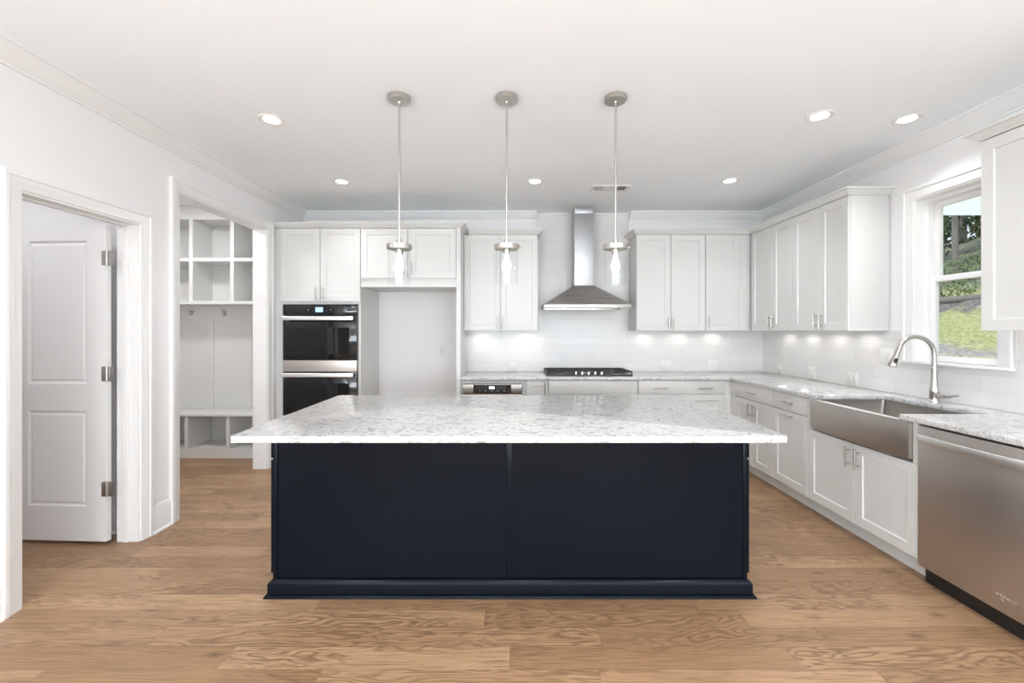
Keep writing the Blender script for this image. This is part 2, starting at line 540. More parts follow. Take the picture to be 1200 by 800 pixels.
def tag(o, label, cat, group=None):
    o['label'] = label; o['category'] = cat
    if group: o['group'] = group
    return o
def thing(name, label, cat, loc=(0, 0, 0), rz=0.0, group=None):
    o = bpy.data.objects.new(name, None)
    o.empty_display_size = 0.05
    COL.objects.link(o)
    o.location = loc; o.rotation_euler = (0, 0, rz)
    return tag(o, label, cat, group)
def struct(o):
    o['kind'] = 'structure'; return o

def bar_pull(parent, x, z, length, vertical, y_front=0.0, name='handle'):
    """bar handle on two posts standing in front of y_front"""
    m = MB()
    h = length / 2
    yb = y_front - 0.03
    if vertical:
        m.cyl((x, yb, z - h), (x, yb, z + h), 0.0058, n=14)
        for s in (-1, 1): m.cyl((x, yb, z + s * h * 0.62), (x, y_front - 0.0002, z + s * h * 0.62), 0.0045, n=10)
    else:
        m.cyl((x - h, yb, z), (x + h, yb, z), 0.0058, n=14)
        for s in (-1, 1): m.cyl((x + s * h * 0.62, yb, z), (x + s * h * 0.62, y_front - 0.0002, z), 0.0045, n=10)
    return m.build(name, M['nickel'], parent)

# ---------------------------------------------------------------- plan of the room
XL, XR = -2.45, 2.95        # side walls
YB, YR = 5.12, -4.45        # back wall, rear wall of the living end
CEIL = 2.765
WT = 0.14                   # wall thickness
D1a, D1b, D1h = 2.165, 2.865, 2.085      # closet doorway in the left wall
D2a, D2b, D2h = 3.196, 4.36, 2.405       # mudroom opening in the left wall
WY0, WY1, WZ0, WZ1 = 2.635, 3.194, 1.16, 2.345   # kitchen window
XFAR = -4.05
CT = 0.904                  # worktop height
UB, UT = 1.382, 2.440       # wall cabinets, bottom and top

fl = MB().box(XFAR - 0.2, XR + 0.2, YR - 0.2, YB + 0.2, -0.05, 0).build('floor', M['floor'], smooth=0)
struct(fl)
struct(MB().box(XFAR - 0.2, XR + 0.2, YR - 0.2, YB + 0.2, CEIL, CEIL + 0.1).build('ceiling', M['ceiling'], smooth=0))
struct(MB().box(XFAR - 0.2, XR + 0.2, YB, YB + 0.15, 0, CEIL).build('wall_back', M['wall'], smooth=0))
w = MB()
w.box(XL - WT, XL, YR, D1a, 0, CEIL)
w.box(XL - WT, XL, D1a, D1b, D1h, CEIL)
w.box(XL - WT, XL, D1b, D2a, 0, CEIL)
w.box(XL - WT, XL, D2a, D2b, D2h, CEIL)
w.box(XL - WT, XL, D2b, YB, 0, CEIL)
struct(w.build('wall_left', M['wall'], smooth=0))
w = MB()
w.box(XR, XR + 0.16, YR, WY0, 0, CEIL)
w.box(XR, XR + 0.16, WY0, WY1, 0, WZ0)
w.box(XR, XR + 0.16, WY0, WY1, WZ1, CEIL)
w.box(XR, XR + 0.16, WY1, YB, 0, CEIL)
struct(w.build('wall_right', M['wall'], smooth=0))
struct(MB().box(XFAR - 0.2, XR + 0.2, YR - 0.15, YR, 0, CEIL).build('wall_rear', M['wall'], smooth=0))
struct(MB().box(XFAR - 0.1, XFAR, YR, YB, 0, CEIL).build('wall_far_left', M['wall'], smooth=0))
struct(MB().box(XFAR, XL - WT, 2.98, 3.09, 0, CEIL).build('wall_closet_back', M['wall'], smooth=0))
struct(MB().box(XFAR, XL - WT, 1.2, 1.3, 0, CEIL).build('wall_closet_front', M['wall'], smooth=0))

# tile on the walls behind the worktops
bs = MB()
bs.box(-0.53, XR, YB - 0.009, YB, CT, UB)
bs.box(0.288, 1.370, YB - 0.009, YB, UB, CEIL)
bs.box(XR - 0.009, XR, 1.78, YB - 0.009, CT, WZ0 - 0.018)
bs.box(XR - 0.009, XR, 3.285, YB - 0.009, WZ0 - 0.018, UB)
bs.box(XR - 0.009, XR, 1.78, 2.545, WZ0 - 0.018, UB)
struct(bs.build('wall_tile', M['tile'], smooth=0))

# crown moulding round the room, with the flat board over the cabinets
CROWN = [(0.0, 0.0), (0.012, 0.0), (0.014, 0.012), (0.028, 0.022), (0.050, 0.052), (0.070, 0.078), (0.074, 0.084), (0.088, 0.086), (0.090, 0.100), (0.0, 0.100)]
crown_fn = lambda a, b, h: (a, b, CEIL - 0.1005 + h)
t = MB().sweep([(XL, YR + 0.02), (XL, YB - 0.016), (0.287, YB - 0.016)], CROWN, crown_fn, side=-1)
t.box(XL, 0.287, YB - 0.016, YB, UT + 0.055, CEIL - 0.001)
struct(t.build('trim_1', M['trim']))
t = MB().sweep([(1.371, YB - 0.016), (XR, YB - 0.016), (XR, YR + 0.02)], CROWN, crown_fn, side=-1)
t.box(1.371, XR, YB - 0.016, YB, UT + 0.055, CEIL - 0.001)
struct(t.build('trim_2', M['trim']))

# casings of the two doorways
CASING = [(0.0, 0.0), (0.0, 0.010), (0.008, 0.013), (0.030, 0.013), (0.036, 0.016), (0.056, 0.017), (0.062, 0.023), (0.080, 0.023), (0.085, 0.019), (0.085, 0.0)]
cas_fn = lambda a, b, h: (XL + h, a, b)
struct(MB().sweep([(D1a, 0), (D1a, D1h), (D1b, D1h), (D1b, 0)], CASING, cas_fn, side=1).build('trim_3', M['trim']))
struct(MB().sweep([(D2a, 0), (D2a, D2h), (D2b, D2h), (D2b, 0)], CASING, cas_fn, side=1).build('trim_4', M['trim']))
# jamb linings and door stop
j = MB()
j.box(XL - WT, XL, D1a, D1a + 0.012, 0, D1h - 0.012)
j.box(XL - WT, XL, D1b - 0.012, D1b, 0, D1h - 0.012)
j.box(XL - WT, XL, D1a, D1b, D1h - 0.012, D1h)
j.box(XL - 0.095, XL - 0.060, D1b - 0.024, D1b - 0.012, 0, D1h - 0.024, 0.002)
j.box(XL - 0.095, XL - 0.060, D1a + 0.012, D1a + 0.024, 0, D1h - 0.024, 0.002)
j.box(XL - 0.095, XL - 0.060, D1a + 0.012, D1b - 0.012, D1h - 0.024, D1h - 0.012, 0.002)
struct(j.build('trim_5', M['trim'], smooth=0))
j = MB()
j.box(XL - WT, XL, D2a, D2a + 0.012, 0, D2h - 0.012)
j.box(XL - WT, XL, D2b - 0.012, D2b, 0, D2h - 0.012)
j.box(XL - WT, XL, D2a, D2b, D2h - 0.012, D2h)
struct(j.build('trim_6', M['trim'], smooth=0))

BASE = [(0.0, 0.0), (0.014, 0.0), (0.014, 0.150), (0.011, 0.160), (0.010, 0.172), (0.005, 0.185), (0.0, 0.187)]
SHOE = [(0.014, 0.0), (0.026, 0.0), (0.024, 0.010), (0.014, 0.016)]
def baseboard(name, path, side):
    b = MB().sweep(path, BASE, lambda a, c, h: (a, c, h), side=side)
    b.sweep(path, SHOE, lambda a, c, h: (a, c, h), side=side)
    return struct(b.build(name, M['trim']))
baseboard('baseboard_left', [(XL, D1b + 0.085), (XL, D2a - 0.085)], -1)
baseboard('baseboard_left_rear', [(XL, YR), (XL, D1a - 0.085)], -1)
baseboard('baseboard_closet', [(XFAR, 2.98), (XL - WT, 2.98)], -1)

# ---------------------------------------------------------------- closet door, standing open
DW_, DH = 0.66, 2.052
dr = thing('door_1', 'white two-panel interior door standing open in the left doorway', 'door', (XL - WT - 0.035, D1b - 0.014, 0.018), R(177.2))
dr['kind'] = 'structure'
# local frame: hinge at origin, leaf along +x, visible face at local +y
m = MB()
def leaf():
    bm = bmesh.new()
    th = 0.035
    st = 0.132
    pans = [(st, DW_ - 0.125, 0.225, 0.845), (st, DW_ - 0.125, 1.020, 1.948)]
    xs = [0, st, DW_ - 0.125, DW_]
    zs = [0, 0.225, 0.845, 1.020, 1.948, DH]
    def face(y, sgn):
        grid = {}
        for i, x in enumerate(xs):
            for k, z in enumerate(zs): grid[i, k] = bm.verts.new((x, y, z))
        for i in range(3):
            for k in range(5):
                if i == 1 and k in (1, 3):
                    c = [grid[i, k], grid[i + 1, k], grid[i + 1, k + 1], grid[i, k + 1]]
                    x0, x1, z0, z1 = xs[1], xs[2], zs[k], zs[k + 1]
                    prev = c
                    for ins, dep in ((0.010, 0.008), (0.016, 0.009), (0.030, 0.0035)):
                        r = [bm.verts.new(p) for p in ((x0 + ins, y - sgn * dep, z0 + ins), (x1 - ins, y - sgn * dep, z0 + ins), (x1 - ins, y - sgn * dep, z1 - ins), (x0 + ins, y - sgn * dep, z1 - ins))]
                        for q in range(4): bm.faces.new((prev[q], prev[(q + 1) % 4], r[(q + 1) % 4], r[q]))
                        prev = r
                    bm.faces.new(prev)
                else:
                    bm.faces.new((grid[i, k], grid[i + 1, k], grid[i + 1, k + 1], grid[i, k + 1]))
        return grid
    f, g = face(th, 1), face(0, -1)
    for k in range(5):
        bm.faces.new((f[0, k], f[0, k + 1], g[0, k + 1], g[0, k])); bm.faces.new((f[3, k], f[3, k + 1], g[3, k + 1], g[3, k]))
    for i in range(3):
        bm.faces.new((f[i, 0], f[i + 1, 0], g[i + 1, 0], g[i, 0])); bm.faces.new((f[i, 5], f[i + 1, 5], g[i + 1, 5], g[i, 5]))
    bmesh.ops.recalc_face_normals(bm, faces=bm.faces)
    return bm
m.bm.free(); m.bm = leaf()
m.build('door_leaf', M['door'], dr, smooth=20)
for hz in (0.340, 1.085, 1.835):
    h = MB()
    h.cyl((-0.006, 0.038, hz - 0.048), (-0.006, 0.038, hz + 0.048), 0.0065, n=14)
    h.cyl((-0.006, 0.038, hz + 0.048), (-0.006, 0.038, hz + 0.054), 0.0045, n=12)
    h.box(-0.002, 0.030, 0.0352, 0.0372, hz - 0.047, hz + 0.047, 0.0006)
    h.box(-0.048, -0.012, 0.0300, 0.0320, hz - 0.047, hz + 0.047, 0.0006)
    for s in (-0.033, 0, 0.033):
        h.cyl((0.020, 0.0372, hz + s), (0.020, 0.0382, hz + s), 0.004, n=10)
        h.cyl((-0.034, 0.0320, hz + s), (-0.034, 0.0330, hz + s), 0.004, n=10)
    h.build('hinge', M['nickel'], dr)
k = MB()
rot = Matrix.Translation((0.600, 0.0352, 0.945)) @ Matrix.Rotation(R(-90), 4, 'X')
k.lathe([(0, 0), (0.033, 0), (0.033, 0.006), (0.012, 0.010), (0.011, 0.030), (0.022, 0.036), (0.028, 0.048), (0.026, 0.060), (0.014, 0.067), (0, 0.068)], 28, rot)
k.build('knob', M['nickel'], dr)

# ---------------------------------------------------------------- mudroom locker bench
LX0, LXs, LX1 = -4.048, [-3.987, -3.535, -3.083], -2.62
lk = thing('mudroom_bench', 'white built-in mudroom bench with open cubbies and coat hooks beyond the left opening', 'bench', (0, 0, 0))
LYf, LYu, LYw = 4.72, 4.79, YB
m = MB()
m.box(LX0, LX1, LYf - 0.012, LYw - 0.002, 0.452, 0.482, 0.004)
m.build('seat', M['cab'], lk)
m = MB()
m.box(LX0, LX1, LYf + 0.01, LYw - 0.002, 0.085, 0.105)
m.box(LX0, LX1, LYf, LYf + 0.02, 0.0, 0.105)
for x in LXs + [-2.642]: m.box(x - 0.019, x + 0.019, LYf + 0.002, LYw - 0.004, 0.105, 0.452)
m.box(LX0, LX1, LYw - 0.016, LYw - 0.002, 0.105, 0.452)
m.build('cubby_base', M['cab'], lk, smooth=0)
m = MB()
m.box(LX0, LX1, LYw - 0.016, LYw - 0.002, 0.482, 1.672)
for x in LXs[1:]+[-3.987, -2.66]: m.box(x - 0.04, x + 0.04, LYw - 0.028, LYw - 0.016, 0.482, 1.545)
m.box(LX0, LX1, LYw - 0.030, LYw - 0.016, 1.525, 1.672)
m.build('back_panel', M['cab'], lk, smooth=0)
m = MB()
m.box(LX0, LX1, LYu - 0.015, LYw - 0.002, 1.672, 1.708, 0.002)
m.box(LX0, LX1, LYu + 0.003, LYw - 0.002, 2.145, 2.185)
m.box(LX0, LX1, LYu - 0.002, LYw - 0.002, 2.605, 2.640)
m.box(LX0, LX1, LYu, LYu + 0.02, 2.640, CEIL - 0.002)
for x in LXs + [-2.642]: m.box(x - 0.021, x + 0.021, LYu, LYw - 0.004, 1.708, 2.605)
m.box(LX0, LX1, LYw - 0.016, LYw - 0.002, 1.708, 2.605)
m.build('upper_cubbies', M['cab'], lk, smooth=0)
for hx in (-3.742, -3.350, -2.92):
    h = MB()
    y0 = LYw - 0.030
    h.box(hx - 0.009, hx + 0.009, y0 - 0.004, y0, 1.555, 1.612, 0.002)
    h.tube([(hx, y0 - 0.004, 1.575), (hx, y0 - 0.025, 1.562), (hx, y0 - 0.045, 1.570), (hx, y0 - 0.05, 1.588)], 0.005, 10)
    h.tube([(hx, y0 - 0.004, 1.600), (hx, y0 - 0.03, 1.606), (hx, y0 - 0.062, 1.625)], 0.005, 10)
    h.tube([(hx - 0.022, y0 - 0.006, 1.597), (hx, y0 - 0.008, 1.590), (hx + 0.022, y0 - 0.006, 1.597)], 0.004, 8)
    h.build('coat_hook', M['nickel'], lk)

# ---------------------------------------------------------------- cabinets
DT = 0.020   # door thickness
def puck(parent, x, y, z):
    z += 0.016
    p = MB().cyl((x, y, z - 0.012), (x, y, z - 0.0004), 0.032, n=24).build('puck_light', M['plate'], parent)
    MB().cyl((x, y, z - 0.0132), (x, y, z - 0.0121), 0.026, n=24).build('lens', M['puck'], p)
    l = bpy.data.lights.new('puck_glow', 'SPOT')
    l.energy = PUCK_W; l.spot_size = R(165); l.spot_blend = 0.5; l.shadow_soft_size = 0.025; l.color = (1.0, 0.955, 0.90)
    o = bpy.data.objects.new('puck_glow', l); COL.objects.link(o)
    o.parent = parent; o.location = (x, y, z - 0.02)

def shaker(parent, x0, x1, z0, z1, handle=None, stile=0.062, name='door'):
    d = MB().panel(x0, x1, z0, z1, 0.0, DT, stile).build(name, M['cab'], parent, smooth=0)
    if handle:
        kind, hx, hz = handle
        bar_pull(d, hx, hz, 0.135, kind == 'v')
    return d
def slab(parent, x0, x1, z0, z1, handles=(), name='drawer', length=0.14):
    d = MB().box(x0, x1, 0.0, DT, z0, z1, 0.0018).build(name, M['cab'], parent)
    for hx, hz in handles: bar_pull(d, hx, hz, length, False)
    return d
def carcass(parent, x0, x1, depth, z0, z1, name='body'):
    m = MB().box(x0, x1, DT + 0.0015, depth, z0 + (0.016 if z0 == UB else 0), z1, 0.001)
    if z0 == UB:
        for a in (x0, x1 - 0.018): m.box(a, a + 0.018, DT + 0.0015, depth, UB, UB + 0.0165, 0.001)
    return m.build(name, M['cab'], parent)

YF = 4.49        # door fronts of the back run
YU = 4.79        # door fronts of the back wall cabinets
XF = 2.256       # door fronts of the right run
XU = 2.62        # door fronts of the right wall cabinets
back_depth = YB - YF - 0.002
# oven tower
c = thing('oven_cabinet', 'tall white oven cabinet in the back left corner beside the mudroom opening', 'cabinet', (0, YF, 0))
m = MB()
ox0, ox1, oz0, oz1 = -2.353, -1.596, 0.478, 1.652
m.box(XL + 0.002, -1.566, DT + 0.0015, back_depth, 0.10, oz0 - 0.004)
m.box(XL + 0.002, ox0 - 0.002, DT + 0.0015, back_depth, oz0 - 0.004, oz1 + 0.004)
m.box(ox1 + 0.002, -1.566, DT + 0.0015, back_depth, oz0 - 0.004, oz1 + 0.004)
m.box(XL + 0.002, -1.566, DT + 0.0015, back_depth, oz1 + 0.004, UT)
m.box(XL + 0.002, -1.566, 0.08, back_depth, 0.0, 0.10)
m.build('body', M['cab'], c, smooth=0)
shaker(c, -2.394, -1.984, 1.684, 2.436, ('v', -2.021, 1.760))
shaker(c, -1.978, -1.568, 1.684, 2.436, ('v', -1.942, 1.760))
slab(c, -2.394, -1.568, 0.12, 0.46, ((-1.98, 0.33),))

# refrigerator surround
c = thing('refrigerator_cabinet', 'white cabinet bridging the empty refrigerator niche right of the ovens', 'cabinet', (0, YF, 0))
m = MB()
m.box(-1.5625, -0.5765, DT + 0.0015, back_depth, 1.834, UT)
m.box(-0.575, -0.531, 0.0, back_depth, 0.0, UT)
m.build('body', M['cab'], c, smooth=0)
shaker(c, -1.5605, -1.083, 1.924, 2.436, ('v', -1.110, 2.02))
shaker(c, -1.058, -0.579, 1.924, 2.436, ('v', -1.032, 2.02))

# wall cabinets on the back wall
ud = YB - YU - 0.0105
c = thing('wall_cabinet', 'white two-door wall cabinet between refrigerator niche and range hood', 'cabinet', (0, YU, 0))
carcass(c, -0.529, 0.287, ud, UB, UT)
shaker(c, -0.527, -0.1315, UB + 0.001, 2.436, ('v', -0.159, 1.468))
shaker(c, -0.1265, 0.285, UB + 0.001, 2.436, ('v', -0.099, 1.468))
for px in (-0.345, 0.165): puck(c, px, ud - 0.105, UB)
c = thing('wall_cabinet', 'white two-door wall cabinet just right of the range hood', 'cabinet', (0, YU, 0))
carcass(c, 1.371, 2.129, ud, UB, UT)
shaker(c, 1.373, 1.7455, UB + 0.001, 2.436, ('v', 1.722, 1.468))
shaker(c, 1.7505, 2.127, UB + 0.001, 2.436, ('v', 1.780, 1.468))
for px in (1.545, 1.955): puck(c, px, ud - 0.105, UB)
c = thing('wall_cabinet', 'white single-door wall cabinet filling the back right corner', 'cabinet', (0, YU, 0))
carcass(c, 2.131, XR - 0.010, ud, UB, UT)
shaker(c, 2.135, 2.505, UB + 0.001, 2.436, ('v', 2.170, 1.468))
MB().box(2.508, 2.618, 0.004, DT, UB + 0.001, 2.436, 0.001).build('filler_strip', M['cab'], c)
puck(c, 2.34, ud - 0.105, UB)

# wall cabinets on the right wall: local x runs towards the camera, local y into the wall
RZ = R(-90)
rd = XR - XU - 0.0105
def right_wall(label, y_far, y_near, split, hz=1.468, filler=0.0):
    c = thing('wall_cabinet', label, 'cabinet', (XU, y_far, 0), RZ)
    wd = y_far - y_near
    carcass(c, 0.001, wd - 0.001, rd, UB, UT)
    sp = y_far - split
    shaker(c, filler + 0.002, sp - 0.002, UB + 0.001, 2.436, ('v', sp - 0.032, hz))
    shaker(c, sp + 0.002, wd - 0.003, UB + 0.001, 2.436, ('v', sp + 0.032, hz))
    return c
c = right_wall('white two-door wall cabinet on window wall nearest the back corner', 4.787, 4.065, 4.385, filler=0.022)
for py in (4.60, 4.25): puck(c, 4.787 - py, rd - 0.105, UB)
c = right_wall('white two-door wall cabinet whose finished side faces the window', 4.063, 3.391, 3.712)
for py in (3.90, 3.57): puck(c, 4.063 - py, rd - 0.105, UB)
c = right_wall('white wall cabinet cut by the picture edge on near side of window', 2.434, 1.70, 2.07)

# crown on top of the cabinets
CCROWN = [(-0.02, 0.0), (0.006, 0.0), (0.008, 0.006), (0.020, 0.012), (0.036, 0.030), (0.041, 0.036), (0.050, 0.038), (0.050, 0.052), (-0.02, 0.052)]
cc_fn = lambda a, b, h: (a, b, UT + 0.0005 + h)
struct(MB().sweep([(XL + 0.002, YF), (-0.530, YF), (-0.530, YB - 0.017)], CCROWN, cc_fn, side=-1).build('trim_7', M['cab']))
struct(MB().sweep([(-0.478, YU), (0.288, YU), (0.288, YB - 0.017)], CCROWN, cc_fn, side=-1).build('trim_8', M['cab']))
struct(MB().sweep([(1.370, YB - 0.017), (1.370, YU), (XU, YU), (XU, 3.390), (XR - 0.001, 3.390)], CCROWN, cc_fn, side=-1).build('trim_9', M['cab']))
struct(MB().sweep([(XR - 0.001, 2.435), (XU, 2.435), (XU, 1.70)], CCROWN, cc_fn, side=-1).build('trim_10', M['cab']))

# base cabinets of the back run
KZ = 0.10
def base_body(c, x0, x1, depth, z1=0.8735, cut=None):
    m = MB()
    m.box(x0, x1, DT + 0.0015, depth, KZ, z1)
    m.box(x0, x1, 0.075, depth, 0.0, KZ)
    return m.build('body', M['cab'], c, smooth=0)
DZ0, DZ1, BZ = 0.728, 0.868, 0.112
c = thing('base_cabinet', 'white base cabinet holding the microwave drawer', 'cabinet', (0, YF, 0))
m = MB()
m.box(-0.529, -0.507, DT + 0.0015, back_depth, KZ, 0.8735)
m.box(0.105, 0.146, DT + 0.0015, back_depth, KZ, 0.8735)
m.box(-0.507, 0.105, DT + 0.0015, back_depth, 0.833, 0.8735)
m.box(-0.507, 0.105, DT + 0.0015, back_depth, KZ, 0.440)
m.box(-0.529, 0.146, 0.075, back_depth, 0, KZ)
m.build('body', M['cab'], c, smooth=0)
slab(c, -0.505, 0.103, BZ, 0.425, ((-0.2, 0.36),))
c = thing('base_cabinet', 'narrow white pull-out base cabinet between microwave drawer and cooktop', 'cabinet', (0, YF, 0))
base_body(c, 0.148, 0.372, back_depth)
shaker(c, 0.151, 0.369, BZ, DZ1, ('v', 0.340, 0.775), stile=0.058)
c = thing('base_cabinet', 'wide white base cabinet with plain front under the cooktop', 'cabinet', (0, YF, 0))
base_body(c, 0.374, 1.296, back_depth)
slab(c, 0.377, 1.293, DZ0, DZ1, (), 'false_front')
shaker(c, 0.377, 0.833, BZ, DZ0 - 0.005, ('v', 0.802, 0.63))
shaker(c, 0.837, 1.293, BZ, DZ0 - 0.005, ('v', 0.868, 0.63))
c = thing('base_cabinet', 'white base cabinet with one wide two-pull drawer right of the cooktop', 'cabinet', (0, YF, 0))
base_body(c, 1.298, 2.935, back_depth)
MB().box(2.203, 2.2755, 0.004, DT, BZ, DZ1, 0.001).build('filler_strip', M['cab'], c)
slab(c, 1.304, 2.200, DZ0, DZ1, ((1.530, 0.790), (1.994, 0.790)))
shaker(c, 1.304, 1.750, BZ, DZ0 - 0.005, ('v', 1.718, 0.63))
shaker(c, 1.754, 2.200, BZ, DZ0 - 0.005, ('v', 1.786, 0.63))

# base cabinets of the right run
rdep = XR - XF - 0.002
def run(label, y_far, y_near): return thing('base_cabinet', label, 'cabinet', (XF, y_far, 0), RZ), y_far - y_near
c, wd = run('white base cabinet with drawer over two doors in the back right corner', 4.509, 3.767)
base_body(c, 0.001, wd - 0.001, rdep)
f = 4.509 - 4.392
MB().box(0.0165, f - 0.003, 0.004, DT, BZ, DZ1, 0.001).build('filler_strip', M['cab'], c)
slab(c, f, wd - 0.003, DZ0, DZ1, ((f + (wd - f) / 2, 0.797),))
mid = f + (wd - f) * 0.5
shaker(c, f, mid - 0.002, BZ, DZ0 - 0.005, ('v', mid - 0.035, 0.630))
shaker(c, mid + 0.002, wd - 0.003, BZ, DZ0 - 0.005, ('v', mid + 0.035, 0.630))
c, wd = run('white base cabinet with drawer over tall pull-out front beside the sink', 3.765, 3.325)
base_body(c, 0.001, wd - 0.001, rdep)
slab(c, 0.003, wd - 0.003, DZ0, DZ1, ((wd / 2, 0.797),))
shaker(c, 0.003, wd - 0.003, BZ, DZ0 - 0.005, ('h', wd / 2, 0.688), name='pull_out_front')
SKF, SKN = 3.262, 2.452          # sink, far and near ends
c, wd = run('white two-door sink base cabinet under the steel apron sink', 3.323, 2.416)
m = MB()
m.box(0.001, wd - 0.001, DT + 0.0015, rdep, KZ, 0.640)
m.box(0.001, wd - 0.001, 0.075, rdep, 0.0, KZ)
m.box(0.001, 3.323 - SKF - 0.002, 0.002, rdep, 0.640, 0.8735)
m.box(3.323 - SKN + 0.002, wd - 0.001, 0.002, rdep, 0.640, 0.8735)
m.box(0.001, wd - 0.001, rdep - 0.09, rdep, 0.640, 0.8735)
m.build('body', M['cab'], c, smooth=0)
shaker(c, 0.005, wd / 2 - 0.002, BZ, 0.638, ('v', wd / 2 - 0.040, 0.545))
shaker(c, wd / 2 + 0.002, wd - 0.005, BZ, 0.638, ('v', wd / 2 + 0.040, 0.545))
ep = MB().box(XF + 0.02, XR - 0.002, 1.772, 1.790, 0.0, 0.8735, 0.001).build('end_panel', M['cab'])
tag(ep, 'white end panel closing the right cabinet run past the dishwasher', 'panel')

# ---------------------------------------------------------------- worktops
def slab_mesh(outline, z0, z1, bev, hole_cut=None):
    return MB().prism(outline, z0, z1, bev)
SX = 2.752           # back edge of the sink cut-out
YC, XC = 4.462, 2.232
SC0, SC1 = 2.508, 3.222
out = [(-0.529, YB - 0.0095), (-0.529, YC), (XC, YC), (XC, SC1), (SX, SC1), (SX, SC0), (XC, SC0), (XC, 1.765), (XR - 0.0095, 1.765), (XR - 0.0095, YB - 0.0095)]
o = slab_mesh(out, 0.8745, CT, 0.003).build('countertop', M['quartz'], smooth=30)
tag(o, 'grey flecked quartz worktop running along the back and window walls', 'countertop')
o['label'] = 'L-shaped grey flecked quartz worktop along back wall and window wall'

def rounded_rect(x0, x1, y0, y1, r, n=6):
    pts = []
    for cx, cy, a0 in ((x1 - r, y1 - r, 0), (x0 + r, y1 - r, 90), (x0 + r, y0 + r, 180), (x1 - r, y0 + r, 270)):
        for i in range(n + 1):
            a = R(a0 + 90 * i / n)
            pts.append((cx + r * math.cos(a), cy + r * math.sin(a)))
    return pts
IX0, IX1, IY0, IY1 = -1.286, 1.258, 1.972, 3.238
o = MB().prism(rounded_rect(IX0, IX1, IY0, IY1, 0.022), 0.8745, CT, 0.003).build('island_countertop', M['quartz'], smooth=30)
tag(o, 'large pale flecked quartz slab on top of the navy island', 'countertop')

# ---------------------------------------------------------------- island
BX0, BX1, BY0, BY1 = -1.250, 1.230, 2.280, 3.205
isl = thing('kitchen_island', 'navy blue kitchen island in the middle of the floor', 'island', (0, 0, 0))
m = MB()
m.box(BX0, BX1, BY0 + 0.010, BY1, 0.0, 0.8740)
m.build('body', M['navy'], isl, smooth=0)
xm = -0.013
MB().box(BX0 + 0.022, xm - 0.014, BY0 + 0.003, BY0 + 0.0098, 0.088, 0.8738).build('back_panel', M['navy'], isl, smooth=0)
MB().box(xm + 0.014, BX1 - 0.022, BY0 + 0.003, BY0 + 0.0098, 0.088, 0.8738).build('back_panel', M['navy'], isl, smooth=0)
MB().box(xm - 0.0138, xm + 0.0138, BY0 - 0.004, BY0 + 0.0098, 0.088, 0.8738, 0.002).build('batten', M['navy'], isl)
for x0, x1 in ((BX0 - 0.001, BX0 + 0.0218), (BX1 - 0.0218, BX1 + 0.001)):
    MB().box(x0, x1, BY0 - 0.004, BY0 + 0.0098, 0.088, 0.8738, 0.002).build('corner_strip', M['navy'], isl)
IB = [(0.0, 0.0), (0.018, 0.0), (0.018, 0.066), (0.014, 0.074), (0.006, 0.082), (0.0, 0.086)]
IS = [(0.018, 0.0), (0.033, 0.0), (0.032, 0.007), (0.027, 0.014), (0.018, 0.018)]
path = [(BX0 - 0.001, BY1), (BX0 - 0.001, BY0 - 0.005), (BX1 + 0.001, BY0 - 0.005), (BX1 + 0.001, BY1)]
MB().sweep(path, IB, lambda a, b, h: (a, b, h), side=-1).build('base_moulding', M['navy'], isl)
MB().sweep(path, IS, lambda a, b, h: (a, b, h), side=-1).build('shoe_moulding', M['navy'], isl)
for sx, xx in ((-1, BX0), (1, BX1)):
    for y0, y1 in ((BY0 + 0.02, 2.735), (2.740, BY1 - 0.01)):
        hx = 0.02
        T = (Matrix.Translation((xx, y0 if sx > 0 else y1, 0)) @ Matrix.Rotation(R(90 * sx), 4, 'Z'))
        wdd = y1 - y0
        d = MB().panel(0, wdd, 0.105, 0.700, -0.024, 0.0225, 0.06)
        d.bm.transform(T); dd = d.build('door', M['navy'], isl, smooth=0)
        q = MB().box(0, wdd, -0.024, -0.0015, 0.712, 0.868, 0.0015)
        q.bm.transform(T); q.build('drawer', M['navy'], isl)

# ---------------------------------------------------------------- double oven
ov = thing('double_oven', 'black glass and steel double wall oven in the tall cabinet', 'oven', (0, YF, 0))
yo = -0.022
MB().box(ox0 + 0.01, ox1 - 0.01, DT, 0.55, oz0 + 0.004, oz1 - 0.004).build('body', M['black'], ov, smooth=0)
p = MB().box(ox0, ox1, yo, DT - 0.001, 1.538, oz1, 0.002).build('control_panel', M['black_glass'], ov)
MB().box(-2.018, -1.942, yo - 0.0012, yo - 0.0002, 1.573, 1.622, 0.0004).build('display', M['display'], p)
for ix in (-2.092, -1.862): MB().cyl((ix, yo - 0.0008, 1.597), (ix, yo - 0.0001, 1.597), 0.007, n=14).build('touch_icon', M['icon'], p)
for ix in (-2.045, -1.905): MB().box(ix - 0.004, ix + 0.004, yo - 0.0008, yo - 0.0001, 1.583, 1.587).build('touch_icon', M['icon'], p)
def oven_door(z0, z1, hz):
    d = MB().box(ox0, ox1, yo, DT - 0.001, z0, z1, 0.002).build('oven_door', M['black_glass'], ov)
    MB().box(ox0 + 0.075, ox1 - 0.075, yo - 0.0008, yo - 0.0001, z0 + 0.06, z1 - 0.12).build('window', M['black_glass'], d, smooth=0)
    h = MB()
    h.box(ox0 + 0.018, ox1 - 0.018, yo - 0.058, yo - 0.032, hz - 0.021, hz + 0.021, 0.006, seg=3)
    for sx in (ox0 + 0.05, ox1 - 0.05): h.cyl((sx, yo - 0.034, hz), (sx, yo - 0.0002, hz), 0.011, n=16)
    h.build('handle', M['pull'], d)
oven_door(1.079, 1.535, 1.508)
MB().box(ox0, ox1, yo - 0.002, DT - 0.001, 0.962, 1.077, 0.002).build('trim_band', M['steel'], ov)
oven_door(0.512, 0.960, 0.930)
MB().box(ox0, ox1, yo, DT - 0.001, oz0, 0.510, 0.002).build('trim_band', M['steel'], ov)

